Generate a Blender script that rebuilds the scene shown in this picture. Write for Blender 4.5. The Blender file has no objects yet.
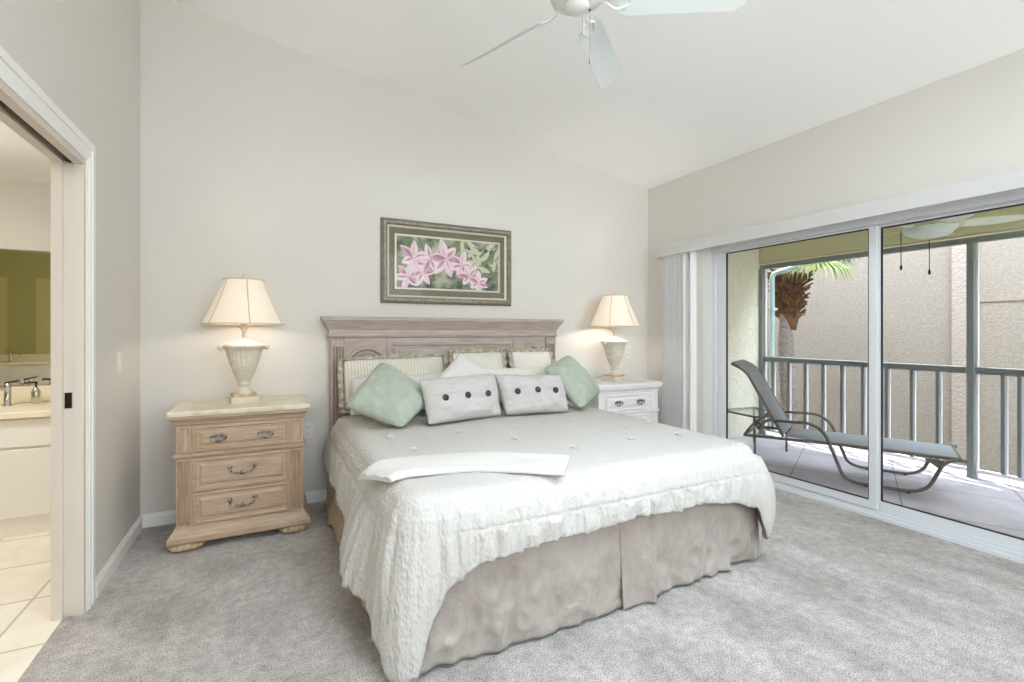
import bpy, bmesh, math, random
from mathutils import Vector, Matrix, noise
PI = math.pi
C = bpy.context.scene.collection
SC = bpy.context.scene
random.seed(7)

# ------------------------------------------------------------------ camera
cd = bpy.data.cameras.new('camera'); cam = bpy.data.objects.new('camera', cd); C.objects.link(cam)
cam.location = (0, 0, 1.27)
cam.rotation_euler = (PI/2, 0, -math.atan(243/478.0))
cd.sensor_fit = 'HORIZONTAL'; cd.sensor_width = 36.0
cd.lens = 36.0*478/1024
cd.shift_y = -9/1024
cd.clip_start = 0.05; cd.clip_end = 200
SC.camera = cam

# ------------------------------------------------------------------ world, sun, exposure
w = bpy.data.worlds.new('sky'); SC.world = w; w.use_nodes = True
nt = w.node_tree; nt.nodes.clear()
tc = nt.nodes.new('ShaderNodeTexCoord'); sep = nt.nodes.new('ShaderNodeSeparateXYZ')
ramp = nt.nodes.new('ShaderNodeValToRGB'); bg = nt.nodes.new('ShaderNodeBackground'); wo = nt.nodes.new('ShaderNodeOutputWorld')
ramp.color_ramp.elements[0].position = 0.0; ramp.color_ramp.elements[0].color = (0.905, 0.953, 1.0, 1)
ramp.color_ramp.elements[1].position = 0.9; ramp.color_ramp.elements[1].color = (0.78, 0.88, 1.0, 1)
nt.links.new(tc.outputs['Generated'], sep.inputs[0]); nt.links.new(sep.outputs['Z'], ramp.inputs[0])
nt.links.new(ramp.outputs[0], bg.inputs[0]); nt.links.new(bg.outputs[0], wo.inputs[0])
bg.inputs['Strength'].default_value = 8.6

sd = bpy.data.lights.new('sun', 'SUN'); sun = bpy.data.objects.new('sun', sd); C.objects.link(sun)
sd.energy = 7.5; sd.angle = math.radians(0.6); sd.color = (1.0, 0.95, 0.88)
el = math.radians(73); az = Vector((0.55, 0.83)).normalized()
sun.rotation_euler = (Vector((az.x*math.cos(el), az.y*math.cos(el), math.sin(el)))).to_track_quat('Z', 'Y').to_euler()
sun.location = (10, 12, 20)

def portal(loc, rot, sx, sy):
    l = bpy.data.lights.new('daylight_portal', 'AREA'); l.shape = 'RECTANGLE'; l.size = sx; l.size_y = sy
    l.cycles.is_portal = True
    o = bpy.data.objects.new('daylight_portal', l); C.objects.link(o); o.location = loc; o.rotation_euler = rot
portal((3.9, 1.12, 1.03), (0, PI/2, 0), 2.06, 4.0)        # through the sliding door, facing -X
portal((1.415, -1.80, 2.17), (PI/2, 0, 0), 4.0, 1.45)      # added front windows, facing +Y
portal((1.45, 0.45, 3.31), (0, math.radians(9.6), 0), 2.36, 1.55)   # added skylight, facing down

vs = SC.view_settings
SC.display_settings.display_device = 'sRGB'
vs.view_transform = 'Standard'; vs.look = 'None'; vs.gamma = 1.0; vs.use_curve_mapping = False
vs.exposure = 0.53
SC.cycles.max_bounces = 14; SC.cycles.diffuse_bounces = 8; SC.cycles.glossy_bounces = 6
SC.cycles.transparent_max_bounces = 24; SC.cycles.sample_clamp_indirect = 6.0
SC.cycles.caustics_reflective = False; SC.cycles.caustics_refractive = False

# ------------------------------------------------------------------ materials
def s2l(c):
    return tuple((x/12.92 if x <= 0.04045 else ((x+0.055)/1.055)**2.4) for x in c)
def rgb(r, g, b): return s2l((r/255, g/255, b/255))
MATS = {}
def mat(name, col, rough=0.6, metal=0.0, col2=None, nscale=6.0, nstretch=(1,1,1), bump=0.0, bscale=80.0, bstretch=(1,1,1),
        spec=0.5, sheen=0.0, detail=4.0, lo=0.35, hi=0.65, trans=0.0, bdist=0.01):
    m = bpy.data.materials.new(name); m.use_nodes = True
    n = m.node_tree.nodes; L = m.node_tree.links
    p = n['Principled BSDF']
    p.inputs['Base Color'].default_value = (*col, 1); p.inputs['Roughness'].default_value = rough
    p.inputs['Metallic'].default_value = metal; p.inputs['Specular IOR Level'].default_value = spec
    if sheen: p.inputs['Sheen Weight'].default_value = sheen
    t = n.new('ShaderNodeTexCoord')
    if col2 is not None:
        mp = n.new('ShaderNodeMapping'); mp.inputs['Scale'].default_value = nstretch
        nz = n.new('ShaderNodeTexNoise'); nz.inputs['Scale'].default_value = nscale; nz.inputs['Detail'].default_value = detail
        cr = n.new('ShaderNodeValToRGB'); cr.color_ramp.elements[0].position = lo; cr.color_ramp.elements[1].position = hi
        cr.color_ramp.elements[0].color = (*col, 1); cr.color_ramp.elements[1].color = (*col2, 1)
        L.new(t.outputs['Object'], mp.inputs[0]); L.new(mp.outputs[0], nz.inputs['Vector'])
        L.new(nz.outputs['Fac'], cr.inputs[0]); L.new(cr.outputs[0], p.inputs['Base Color'])
    if bump:
        mp2 = n.new('ShaderNodeMapping'); mp2.inputs['Scale'].default_value = bstretch
        nb = n.new('ShaderNodeTexNoise'); nb.inputs['Scale'].default_value = bscale; nb.inputs['Detail'].default_value = 3
        bp = n.new('ShaderNodeBump'); bp.inputs['Strength'].default_value = bump; bp.inputs['Distance'].default_value = bdist
        L.new(t.outputs['Object'], mp2.inputs[0]); L.new(mp2.outputs[0], nb.inputs['Vector'])
        L.new(nb.outputs['Fac'], bp.inputs['Height']); L.new(bp.outputs[0], p.inputs['Normal'])
    MATS[name] = m
    return m

def nodes_of(m): return m.node_tree.nodes, m.node_tree.links, m.node_tree.nodes['Principled BSDF']

M_WALL = mat('wall_paint', rgb(216, 212, 206), 0.85, bump=0.04, bscale=220, spec=0.2)
M_CEIL = mat('ceiling_paint', rgb(250, 250, 250), 0.9, bump=0.05, bscale=160, spec=0.2)
M_TRIM = mat('white_trim_paint', rgb(240, 238, 234), 0.45)
M_JAMB = mat('cream_trim_paint', rgb(214, 205, 195), 0.5)
M_WOOD = mat('pickled_oak', rgb(172, 146, 121), 0.5, col2=rgb(189, 166, 143), nscale=6, nstretch=(1.2, 8, 16), bump=0.05, bscale=20, bstretch=(2, 12, 40))
M_WOODV = mat('pickled_oak_upright', rgb(170, 144, 119), 0.5, col2=rgb(189, 166, 143), nscale=6, nstretch=(16, 8, 1.2), bump=0.05, bscale=20, bstretch=(40, 12, 2))
M_HEAD = mat('greyed_oak', rgb(166, 150, 142), 0.5, col2=rgb(188, 174, 166), nscale=6, nstretch=(1.0, 8, 16), bump=0.06, bscale=20, bstretch=(2, 12, 40))
M_HEADV = mat('greyed_oak_upright', rgb(166, 149, 141), 0.5, col2=rgb(188, 174, 166), nscale=6, nstretch=(16, 8, 1.0), bump=0.06, bscale=20, bstretch=(40, 12, 2))
M_LITWOOD = mat('lit_pale_oak', rgb(222, 218, 218), 0.45, col2=rgb(236, 233, 233), nscale=8, nstretch=(1.0, 8, 22))  # pickled oak with daylight glare painted in as a paler tone
M_LITWOODV = mat('lit_pale_oak_upright', rgb(222, 217, 217), 0.45, col2=rgb(237, 234, 233), nscale=8, nstretch=(22, 8, 1.0))
M_FOOT = mat('limed_foot_wood', rgb(190, 170, 136), 0.55, col2=rgb(168, 146, 114), nscale=20)
M_MARBLE = mat('cream_stone', rgb(224, 214, 194), 0.35, col2=rgb(202, 188, 162), nscale=14, lo=0.45, hi=0.75)
M_PEWTER = mat('pewter', rgb(112, 106, 104), 0.34, 1.0, col2=rgb(176, 172, 170), nscale=60)
M_DARKHOLE = mat('dark_bronze_and_reflection', rgb(48, 40, 34), 0.4, 0.8)
M_URN = mat('glazed_urn', rgb(216, 208, 192), 0.45, col2=rgb(192, 182, 164), nscale=10, nstretch=(1, 1, 3), lo=0.4, hi=0.8)
M_GOLD = mat('worn_gilt', rgb(176, 140, 98), 0.5, col2=rgb(208, 184, 146), nscale=25)
M_WHITEF = mat('white_cotton', rgb(216, 213, 208), 0.9, bump=0.2, bscale=140, spec=0.1)
M_CREAMF = mat('cream_cotton', rgb(226, 221, 212), 0.9, bump=0.15, bscale=140, spec=0.1)
M_GREENF = mat('sage_cotton', rgb(180, 187, 174), 0.88, col2=rgb(171, 179, 165), nscale=18, bump=0.2, bscale=60, spec=0.15)
M_GREYF = mat('pale_grey_linen', rgb(206, 202, 199), 0.9, col2=rgb(194, 190, 188), nscale=160, bump=0.25, bscale=260, spec=0.1)
M_BUTTON = mat('dark_button', rgb(46, 40, 40), 0.35)
M_FLANGE = mat('olive_brocade', rgb(196, 190, 172), 0.75, col2=rgb(162, 152, 130), nscale=30, bump=0.3, bscale=40)
M_SKIRT = mat('taupe_satin', rgb(168, 158, 150), 0.3, col2=rgb(156, 145, 137), nscale=9, bump=0.55, bscale=18, sheen=0.3, bdist=0.02)
M_SKIRTW = mat('tan_satin', rgb(190, 168, 138), 0.5, col2=rgb(172, 148, 118), nscale=9, bump=0.25, bscale=26, sheen=0.2, bdist=0.02)
M_FRAME = mat('antique_silver_frame', rgb(112, 107, 94), 0.45, 0.25, col2=rgb(138, 133, 119), nscale=40, bump=0.15, bscale=70)
M_FRAMEL = mat('pale_gilt_lip', rgb(206, 198, 174), 0.4, 0.2)
M_MATB = mat('olive_mat_board', rgb(120, 113, 97), 0.8)
M_VINYL = mat('white_vinyl', rgb(208, 207, 206), 0.5)
M_VANE = mat('blind_vane_fabric', rgb(244, 243, 243), 0.7)
M_ALU = mat('white_aluminium', rgb(226, 228, 232), 0.35, 0.0)
M_RUBBER = mat('black_gasket', rgb(40, 42, 46), 0.6)
M_PLATE = mat('switch_plastic', rgb(226, 222, 214), 0.4)
M_SLOT = mat('socket_slot', rgb(60, 56, 52), 0.5)
M_FAN = mat('white_fan_enamel', rgb(226, 227, 226), 0.4)
M_BLADE = mat('fan_blade_enamel', rgb(212, 217, 216), 0.5)
M_CHAIN = mat('chain_metal', rgb(150, 148, 146), 0.35, 0.9)
M_BLACK = mat('black_plastic', rgb(20, 20, 20), 0.4)
M_STUCCO = mat('grey_beige_stucco', rgb(176, 165, 156), 0.95, col2=rgb(163, 153, 145), nscale=22, detail=8, bump=0.35, bscale=34, spec=0.1, bdist=0.03)
M_STUCP = mat('pale_stucco', rgb(186, 173, 166), 0.95, bump=0.5, bscale=28, spec=0.1, bdist=0.03)
M_LWALL = mat('lanai_stucco', rgb(250, 247, 230), 0.95, col2=rgb(240, 240, 224), nscale=14, detail=8, bump=0.7, bscale=24, spec=0.1, bdist=0.03)
M_LCEIL = mat('lanai_olive_paint', rgb(222, 218, 182), 0.9, bump=0.3, bscale=60, spec=0.1)
M_RAIL = mat('bronze_grey_aluminium', rgb(126, 130, 134), 0.4, 0.1)
M_RAILD = mat('grey_green_aluminium', rgb(134, 142, 140), 0.45, 0.1)
M_BALW = mat('silver_and_sunlit_aluminium', rgb(236, 236, 238), 0.4, 0.1)
M_AQUA = mat('aqua_painted_metal', rgb(178, 204, 206), 0.45)
M_TUBE = mat('taupe_powder_coat', rgb(118, 112, 106), 0.4, 0.2)
M_SLING = mat('grey_sling_mesh', rgb(140, 144, 152), 0.8, col2=rgb(160, 163, 170), nscale=120, bump=0.15, bscale=200)
M_TABLEG = mat('frosted_tabletop', rgb(176, 182, 176), 0.2)
M_GROUND = mat('lawn', rgb(122, 128, 96), 0.95, col2=rgb(98, 108, 74), nscale=4)
M_BOUNCE = mat('pale_bounce_ground', rgb(230, 228, 224), 0.9, col2=rgb(216, 213, 208), nscale=3)
M_TRUNK = mat('palm_bark', rgb(170, 160, 160), 0.95, col2=rgb(136, 127, 128), nscale=12, nstretch=(1, 1, 4), bump=0.7, bscale=14, bstretch=(1, 1, 4), bdist=0.03)
M_BOOT = mat('dry_palm_boots', rgb(128, 92, 60), 0.95, col2=rgb(84, 58, 38), nscale=9)
M_FROND = mat('palm_frond_green', rgb(96, 128, 52), 0.6, col2=rgb(146, 160, 88), nscale=3)
M_BWALL = mat('bathroom_taupe_paint', rgb(190, 184, 174), 0.85)
M_BMIRTINT = mat('mirror_tint_wall', rgb(176, 170, 118), 0.85)  # olive stands in for the green tint of mirror reflections
M_BDOOR = mat('bathroom_door_paint', rgb(196, 188, 132), 0.6)
M_VAN = mat('white_cabinet_paint', rgb(236, 232, 226), 0.45)
M_CTOP = mat('cream_solid_surface', rgb(238, 228, 202), 0.25)
M_CHROME = mat('chrome', rgb(214, 212, 208), 0.12, 1.0)
M_MIRROR = mat('mirror_silver', (0.86, 0.88, 0.82), 0.02, 1.0)

def carpet():
    m = mat('grey_plush_carpet', rgb(178, 170, 165), 0.98, spec=0.05, sheen=0.25)
    n, L, p = nodes_of(m)
    t = n.new('ShaderNodeTexCoord')
    big = n.new('ShaderNodeTexNoise'); big.inputs['Scale'].default_value = 2.6; big.inputs['Detail'].default_value = 7; big.inputs['Distortion'].default_value = 0.35; big.inputs['Roughness'].default_value = 0.62
    fine = n.new('ShaderNodeTexNoise'); fine.inputs['Scale'].default_value = 165; fine.inputs['Detail'].default_value = 5
    r1 = n.new('ShaderNodeValToRGB'); r1.color_ramp.elements[0].position = 0.36; r1.color_ramp.elements[1].position = 0.66
    r1.color_ramp.elements[0].color = (*rgb(186, 178, 171), 1); r1.color_ramp.elements[1].color = (*rgb(226, 219, 213), 1)
    r2 = n.new('ShaderNodeValToRGB'); r2.color_ramp.elements[0].position = 0.33; r2.color_ramp.elements[1].position = 0.62
    r2.color_ramp.elements[0].color = (0.42, 0.42, 0.42, 1); r2.color_ramp.elements[1].color = (1.08, 1.08, 1.08, 1)
    mx = n.new('ShaderNodeMix'); mx.data_type = 'RGBA'; mx.blend_type = 'MULTIPLY'; mx.inputs[0].default_value = 1.0
    mpb = n.new('ShaderNodeMapping'); mpb.inputs['Scale'].default_value = (1.6, 0.95, 1); mpb.inputs['Rotation'].default_value = (0, 0, math.radians(18))
    L.new(t.outputs['Object'], mpb.inputs[0]); L.new(mpb.outputs[0], big.inputs['Vector']); L.new(t.outputs['Object'], fine.inputs['Vector'])
    med = n.new('ShaderNodeTexNoise'); med.inputs['Scale'].default_value = 24; med.inputs['Detail'].default_value = 4
    r3 = n.new('ShaderNodeValToRGB'); r3.color_ramp.elements[0].position = 0.3; r3.color_ramp.elements[1].position = 0.62
    r3.color_ramp.elements[0].color = (0.78, 0.78, 0.78, 1); r3.color_ramp.elements[1].color = (1.06, 1.06, 1.06, 1)
    m3 = n.new('ShaderNodeMix'); m3.data_type = 'RGBA'; m3.blend_type = 'MULTIPLY'; m3.inputs[0].default_value = 1.0
    L.new(t.outputs['Object'], med.inputs['Vector']); L.new(med.outputs['Fac'], r3.inputs[0])
    L.new(big.outputs['Fac'], r1.inputs[0]); L.new(fine.outputs['Fac'], r2.inputs[0])
    L.new(r1.outputs[0], mx.inputs[6]); L.new(r2.outputs[0], mx.inputs[7]); L.new(mx.outputs[2], m3.inputs[6]); L.new(r3.outputs[0], m3.inputs[7]); L.new(m3.outputs[2], p.inputs['Base Color'])
    bp = n.new('ShaderNodeBump'); bp.inputs['Strength'].default_value = 0.9; bp.inputs['Distance'].default_value = 0.012
    L.new(fine.outputs['Fac'], bp.inputs['Height']); L.new(bp.outputs[0], p.inputs['Normal'])
    return m
M_CARPET = carpet()

def tiles(name, c1, c2, cg, size, ang=0.0, off=(0, 0), rough=0.3):
    m = mat(name, c1, rough)
    n, L, p = nodes_of(m)
    t = n.new('ShaderNodeTexCoord'); mp = n.new('ShaderNodeMapping')
    mp.inputs['Rotation'].default_value = (0, 0, ang); mp.inputs['Location'].default_value = (off[0], off[1], 0)
    b = n.new('ShaderNodeTexBrick'); b.offset = 0.0; b.squash = 1.0
    b.inputs['Scale'].default_value = 1.0; b.inputs['Brick Width'].default_value = size; b.inputs['Row Height'].default_value = size
    b.inputs['Mortar Size'].default_value = 0.006; b.inputs['Mortar Smooth'].default_value = 0.1
    nz = n.new('ShaderNodeTexNoise'); nz.inputs['Scale'].default_value = 5; nz.inputs['Detail'].default_value = 6; nz.inputs['Distortion'].default_value = 0.8
    cr = n.new('ShaderNodeValToRGB'); cr.color_ramp.elements[0].position = 0.35; cr.color_ramp.elements[1].position = 0.7
    cr.color_ramp.elements[0].color = (*c1, 1); cr.color_ramp.elements[1].color = (*c2, 1)
    b.inputs['Mortar'].default_value = (*cg, 1)
    L.new(t.outputs['Object'], mp.inputs[0]); L.new(mp.outputs[0], b.inputs['Vector']); L.new(t.outputs['Object'], nz.inputs['Vector'])
    L.new(nz.outputs['Fac'], cr.inputs[0]); L.new(cr.outputs[0], b.inputs['Color1']); L.new(cr.outputs[0], b.inputs['Color2'])
    L.new(b.outputs['Color'], p.inputs['Base Color'])
    return m
M_BTILE = tiles('cream_bathroom_tile', rgb(232, 224, 208), rgb(242, 236, 224), rgb(190, 180, 162), 0.46, math.radians(0), (0.08, 0.16))
M_LTILE = tiles('slate_lilac_lanai_tile', rgb(184, 180, 194), rgb(206, 200, 206), rgb(128, 124, 134), 0.75, math.radians(-27), (0.1, 0.25), 0.35)

def comforter_mat():
    m = mat('white_seersucker', rgb(200, 196, 191), 0.9, spec=0.1, sheen=0.05)
    n, L, p = nodes_of(m)
    t = n.new('ShaderNodeTexCoord')
    a = n.new('ShaderNodeMapping'); a.inputs['Scale'].default_value = (64, 64, 34)
    v = n.new('ShaderNodeTexVoronoi'); v.inputs['Scale'].default_value = 1.6; v.feature = 'SMOOTH_F1'
    nz = n.new('ShaderNodeTexNoise'); nz.inputs['Scale'].default_value = 24; nz.inputs['Detail'].default_value = 3
    md = n.new('ShaderNodeMath'); md.operation = 'ADD'
    bp = n.new('ShaderNodeBump'); bp.inputs['Strength'].default_value = 0.5; bp.inputs['Distance'].default_value = 0.012
    L.new(t.outputs['Object'], a.inputs[0]); L.new(a.outputs[0], v.inputs['Vector']); L.new(t.outputs['Object'], nz.inputs['Vector'])
    L.new(v.outputs['Distance'], md.inputs[0]); L.new(nz.outputs['Fac'], md.inputs[1])
    L.new(md.outputs[0], bp.inputs['Height']); L.new(bp.outputs[0], p.inputs['Normal'])
    return m
M_COMF = comforter_mat()

def stripe_mat(name, c1, c2, period):
    m = mat(name, c1, 0.85, spec=0.15)
    n, L, p = nodes_of(m)
    t = n.new('ShaderNodeTexCoord'); wv = n.new('ShaderNodeTexWave'); wv.wave_type = 'BANDS'; wv.bands_direction = 'X'
    wv.inputs['Scale'].default_value = 2*PI/20/period; wv.inputs['Distortion'].default_value = 0.4; wv.inputs['Detail Scale'].default_value = 0.6
    cr = n.new('ShaderNodeValToRGB'); cr.color_ramp.elements[0].position = 0.3; cr.color_ramp.elements[1].position = 0.6
    cr.color_ramp.elements[0].color = (*c1, 1); cr.color_ramp.elements[1].color = (*c2, 1)
    L.new(t.outputs['Object'], wv.inputs['Vector']); L.new(wv.outputs['Fac'], cr.inputs[0]); L.new(cr.outputs[0], p.inputs['Base Color'])
    return m
M_TICK = stripe_mat('striped_sham_cotton', rgb(204, 198, 182), rgb(222, 217, 205), 0.022)
M_TICK2 = stripe_mat('pale_striped_sham_cotton', rgb(206, 200, 188), rgb(226, 222, 212), 0.022)

def glass_mat(name, tint, refl=1.0):
    m = bpy.data.materials.new(name); m.use_nodes = True
    n = m.node_tree.nodes; L = m.node_tree.links; n.clear()
    o = n.new('ShaderNodeOutputMaterial'); mx = n.new('ShaderNodeMixShader'); tr = n.new('ShaderNodeBsdfTransparent'); gl = n.new('ShaderNodeBsdfGlossy')
    fr = n.new('ShaderNodeFresnel'); fr.inputs['IOR'].default_value = 1.45
    ml = n.new('ShaderNodeMath'); ml.operation = 'MULTIPLY'; ml.inputs[1].default_value = 0.5*refl
    tr.inputs[0].default_value = (*tint, 1); gl.inputs['Roughness'].default_value = 0.01
    L.new(fr.outputs[0], ml.inputs[0]); L.new(ml.outputs[0], mx.inputs[0]); L.new(tr.outputs[0], mx.inputs[1]); L.new(gl.outputs[0], mx.inputs[2]); L.new(mx.outputs[0], o.inputs[0])
    return m
M_GLASS = glass_mat('door_glass', (0.95, 0.97, 0.965))
M_PGLASS = glass_mat('picture_glass', (0.99, 0.99, 0.99), 0.3)

def shade_mat():
    m = bpy.data.materials.new('pleated_lamp_shade_silk'); m.use_nodes = True
    n = m.node_tree.nodes; L = m.node_tree.links; n.clear()
    o = n.new('ShaderNodeOutputMaterial'); mx = n.new('ShaderNodeMixShader'); d = n.new('ShaderNodeBsdfDiffuse'); t = n.new('ShaderNodeBsdfTranslucent')
    d.inputs[0].default_value = (*rgb(246, 242, 234), 1); t.inputs[0].default_value = (*rgb(250, 245, 238), 1); mx.inputs[0].default_value = 0.42
    L.new(d.outputs[0], mx.inputs[1]); L.new(t.outputs[0], mx.inputs[2]); L.new(mx.outputs[0], o.inputs[0])
    return m
M_SHADE = shade_mat()
M_SHADER = mat('shade_rib_braid', rgb(206, 190, 164), 0.8)
def emit(name, col, s):
    m = bpy.data.materials.new(name); m.use_nodes = True
    p = m.node_tree.nodes['Principled BSDF']; p.inputs['Base Color'].default_value = (*col, 1)
    p.inputs['Emission Color'].default_value = (*col, 1); p.inputs['Emission Strength'].default_value = s
    return m
M_BULB = emit('lit_bulb', (1.0, 0.82, 0.6), 12)
M_BATHLAMP = emit('lit_bath_globe', (1.0, 0.97, 0.93), 64)
M_BOWL = mat('frosted_bowl', rgb(226, 238, 226), 0.3)
M_LFAN = mat('lanai_fan_enamel', rgb(240, 244, 224), 0.4)

# ------------------------------------------------------------------ mesh builder
class MB:
    def __init__(s): s.v = []; s.f = []; s.m = []; s.sm = []
    def add(s, vs, fs, mi=0, smooth=False):
        b = len(s.v); s.v += [tuple(x) for x in vs]
        for f in fs: s.f.append(tuple(i+b for i in f)); s.m.append(mi); s.sm.append(smooth)
    def box(s, x0, x1, y0, y1, z0, z1, mi=0, bev=0.0):
        if bev <= 0:
            v = [(x, y, z) for x in (x0, x1) for y in (y0, y1) for z in (z0, z1)]
            s.add(v, [(0,1,3,2),(4,6,7,5),(0,4,5,1),(2,3,7,6),(0,2,6,4),(1,5,7,3)], mi); return
        bm = bmesh.new(); bmesh.ops.create_cube(bm, size=1)
        for q in bm.verts: q.co = ((x0+x1)/2+q.co.x*(x1-x0), (y0+y1)/2+q.co.y*(y1-y0), (z0+z1)/2+q.co.z*(z1-z0))
        bmesh.ops.bevel(bm, geom=bm.edges[:], offset=bev, segments=2, affect='EDGES', profile=0.5)
        bm.verts.index_update()
        s.add([q.co[:] for q in bm.verts], [[q.index for q in f.verts] for f in bm.faces], mi); bm.free()
    def tube(s, pts, r, seg=8, mi=0, caps=True, closed=False):
        pts = [Vector(p) for p in pts]; n = len(pts); rs = r if isinstance(r, (list, tuple)) else [r]*n
        ts = []
        for i in range(n):
            a = pts[(i-1) % n] if (i > 0 or closed) else pts[i]; b = pts[(i+1) % n] if (i < n-1 or closed) else pts[i]
            ts.append((b-a).normalized())
        up = Vector((0, 0, 1)) if abs(ts[0].z) < 0.9 else Vector((1, 0, 0))
        nrm = (up - ts[0]*up.dot(ts[0])).normalized()
        vs = []; fs = []
        for i in range(n):
            nrm = (nrm - ts[i]*nrm.dot(ts[i])).normalized(); bi = ts[i].cross(nrm)
            for k in range(seg):
                a = 2*PI*k/seg; vs.append(pts[i] + (nrm*math.cos(a)+bi*math.sin(a))*rs[i])
        m = n if closed else n-1
        for i in range(m):
            for k in range(seg):
                j = (i+1) % n; k2 = (k+1) % seg
                fs.append((i*seg+k, i*seg+k2, j*seg+k2, j*seg+k))
        s.add(vs, fs, mi, True)
        if caps and not closed:
            s.add(vs[:seg], [tuple(range(seg))[::-1]], mi); s.add(vs[-seg:], [tuple(range(seg))], mi)
    def lathe(s, prof, seg=24, c=(0, 0, 0), mi=0, flute=None, smooth=True, caps=True):
        vs = []; fs = []; n = len(prof)
        for i, (r, z) in enumerate(prof):
            for k in range(seg):
                a = 2*PI*k/seg; rr = r
                if flute and flute[2] <= i <= flute[3]: rr = r*(1 + flute[1]*math.cos(a*flute[0]))
                vs.append((c[0]+rr*math.cos(a), c[1]+rr*math.sin(a), c[2]+z))
        for i in range(n-1):
            for k in range(seg):
                k2 = (k+1) % seg; fs.append((i*seg+k, i*seg+k2, (i+1)*seg+k2, (i+1)*seg+k))
        s.add(vs, fs, mi, smooth)
        if caps:
            s.add(vs[:seg], [tuple(range(seg))[::-1]], mi); s.add(vs[-seg:], [tuple(range(seg))], mi)
    def prism(s, poly, d, mi=0, smooth=False):          # poly: 3D loop, d: extrusion vector
        n = len(poly); P = [Vector(p) for p in poly]; d = Vector(d)
        s.add([*P, *[p+d for p in P]], [tuple(range(n))[::-1], tuple(range(n, 2*n))], mi)
        s.add([*P, *[p+d for p in P]], [(i, (i+1) % n, n+(i+1) % n, n+i) for i in range(n)], mi, smooth)
    def loft(s, x0, x1, y0, y1, prof, mi=0, back=True):  # stacked rectangles (offset, z); back=False keeps the +Y side flush
        loops = []
        for o, z in prof:
            yb = y1 + (o if back else 0)
            loops.append([(x0-o, y0-o, z), (x1+o, y0-o, z), (x1+o, yb, z), (x0-o, yb, z)])
        vs = [p for l in loops for p in l]; fs = [(3, 2, 1, 0)]
        for i in range(len(loops)-1):
            for k in range(4):
                k2 = (k+1) % 4; fs.append((i*4+k, i*4+k2, (i+1)*4+k2, (i+1)*4+k))
        e = (len(loops)-1)*4; fs.append((e, e+1, e+2, e+3)); s.add(vs, fs, mi)
    def panel(s, x0, x1, z0, z1, yb, prof, mi=0):        # nested rectangles facing -Y: (inset, y)
        loops = [[(x0, yb, z0), (x1, yb, z0), (x1, yb, z1), (x0, yb, z1)]]
        for o, y in prof: loops.append([(x0+o, y, z0+o), (x1-o, y, z0+o), (x1-o, y, z1-o), (x0+o, y, z1-o)])
        vs = [p for l in loops for p in l]; fs = [(3, 2, 1, 0)]
        for i in range(len(loops)-1):
            for k in range(4):
                k2 = (k+1) % 4; fs.append((i*4+k, i*4+k2, (i+1)*4+k2, (i+1)*4+k))
        e = (len(loops)-1)*4; fs.append((e, e+1, e+2, e+3)); s.add(vs, fs, mi)
    def grid(s, fn, nu, nv, mi=0, closeu=False):
        vs = [fn(i/nu, j/nv) for i in range(nu+1) for j in range(nv+1)]
        fs = [(i*(nv+1)+j, (i+1)*(nv+1)+j, (i+1)*(nv+1)+j+1, i*(nv+1)+j+1) for i in range(nu) for j in range(nv)]
        s.add(vs, fs, mi, True)
    def build(s, name, mats, parent=None, loc=None, recalc=True, merge=0.0):
        if not isinstance(mats, (list, tuple)): mats = [mats]
        me = bpy.data.meshes.new(name); off = Vector(loc) if loc is not None else Vector((0, 0, 0))
        me.from_pydata([tuple(Vector(v)-off) for v in s.v], [], s.f)
        for m in mats: me.materials.append(m)
        for i, p in enumerate(me.polygons): p.material_index = s.m[i]; p.use_smooth = s.sm[i]
        if recalc or merge:
            bm = bmesh.new(); bm.from_mesh(me)
            if merge: bmesh.ops.remove_doubles(bm, verts=bm.verts[:], dist=merge)
            if recalc: bmesh.ops.recalc_face_normals(bm, faces=bm.faces[:])
            bm.to_mesh(me); bm.free()
        o = bpy.data.objects.new(name, me); C.objects.link(o)
        if loc is not None: o.location = loc
        if parent is not None: o.parent = parent
        return o

def thing(name, label, cat, loc=(0, 0, 0), rotz=0.0, group=None):
    o = bpy.data.objects.new(name, None); C.objects.link(o); o.empty_display_size = 0.1
    o.location = loc; o.rotation_euler = (0, 0, rotz); o['label'] = label; o['category'] = cat
    if group: o['group'] = group
    return o
def tag(o, label, cat, group=None):
    o['label'] = label; o['category'] = cat
    if group: o['group'] = group
    return o
def struct(o): o['kind'] = 'structure'; return o
def smooth_mod(o, lv=1):
    m = o.modifiers.new('subsurf', 'SUBSURF'); m.levels = lv; m.render_levels = lv
def dup(root, loc, label, group=None, swap=None):
    def cp(o, par):
        c = o.copy(); C.objects.link(c)
        if par is not None: c.parent = par
        if swap and c.type == 'MESH' and any(sl.material in swap for sl in o.material_slots):
            c.data = o.data.copy()
            for i, mm in enumerate(list(c.data.materials)):
                if mm in swap: c.data.materials[i] = swap[mm]
        for ch in [q for q in list(bpy.data.objects) if q.parent == o]: cp(ch, c)
        return c
    r = cp(root, None); r.location = loc; r['label'] = label
    if group: r['group'] = group
    return r
def arc_pts(pts, rad, n=6):
    """round the corners of a polyline"""
    P = [Vector(p) for p in pts]; out = [P[0]]
    for i in range(1, len(P)-1):
        a = (P[i-1]-P[i]); b = (P[i+1]-P[i]); r = min(rad, a.length*0.48, b.length*0.48)
        p0 = P[i]+a.normalized()*r; p1 = P[i]+b.normalized()*r
        for k in range(n+1):
            t = k/n; out.append(p0*(1-t)**2 + P[i]*2*t*(1-t) + p1*t*t)
    out.append(P[-1]); return out

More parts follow.
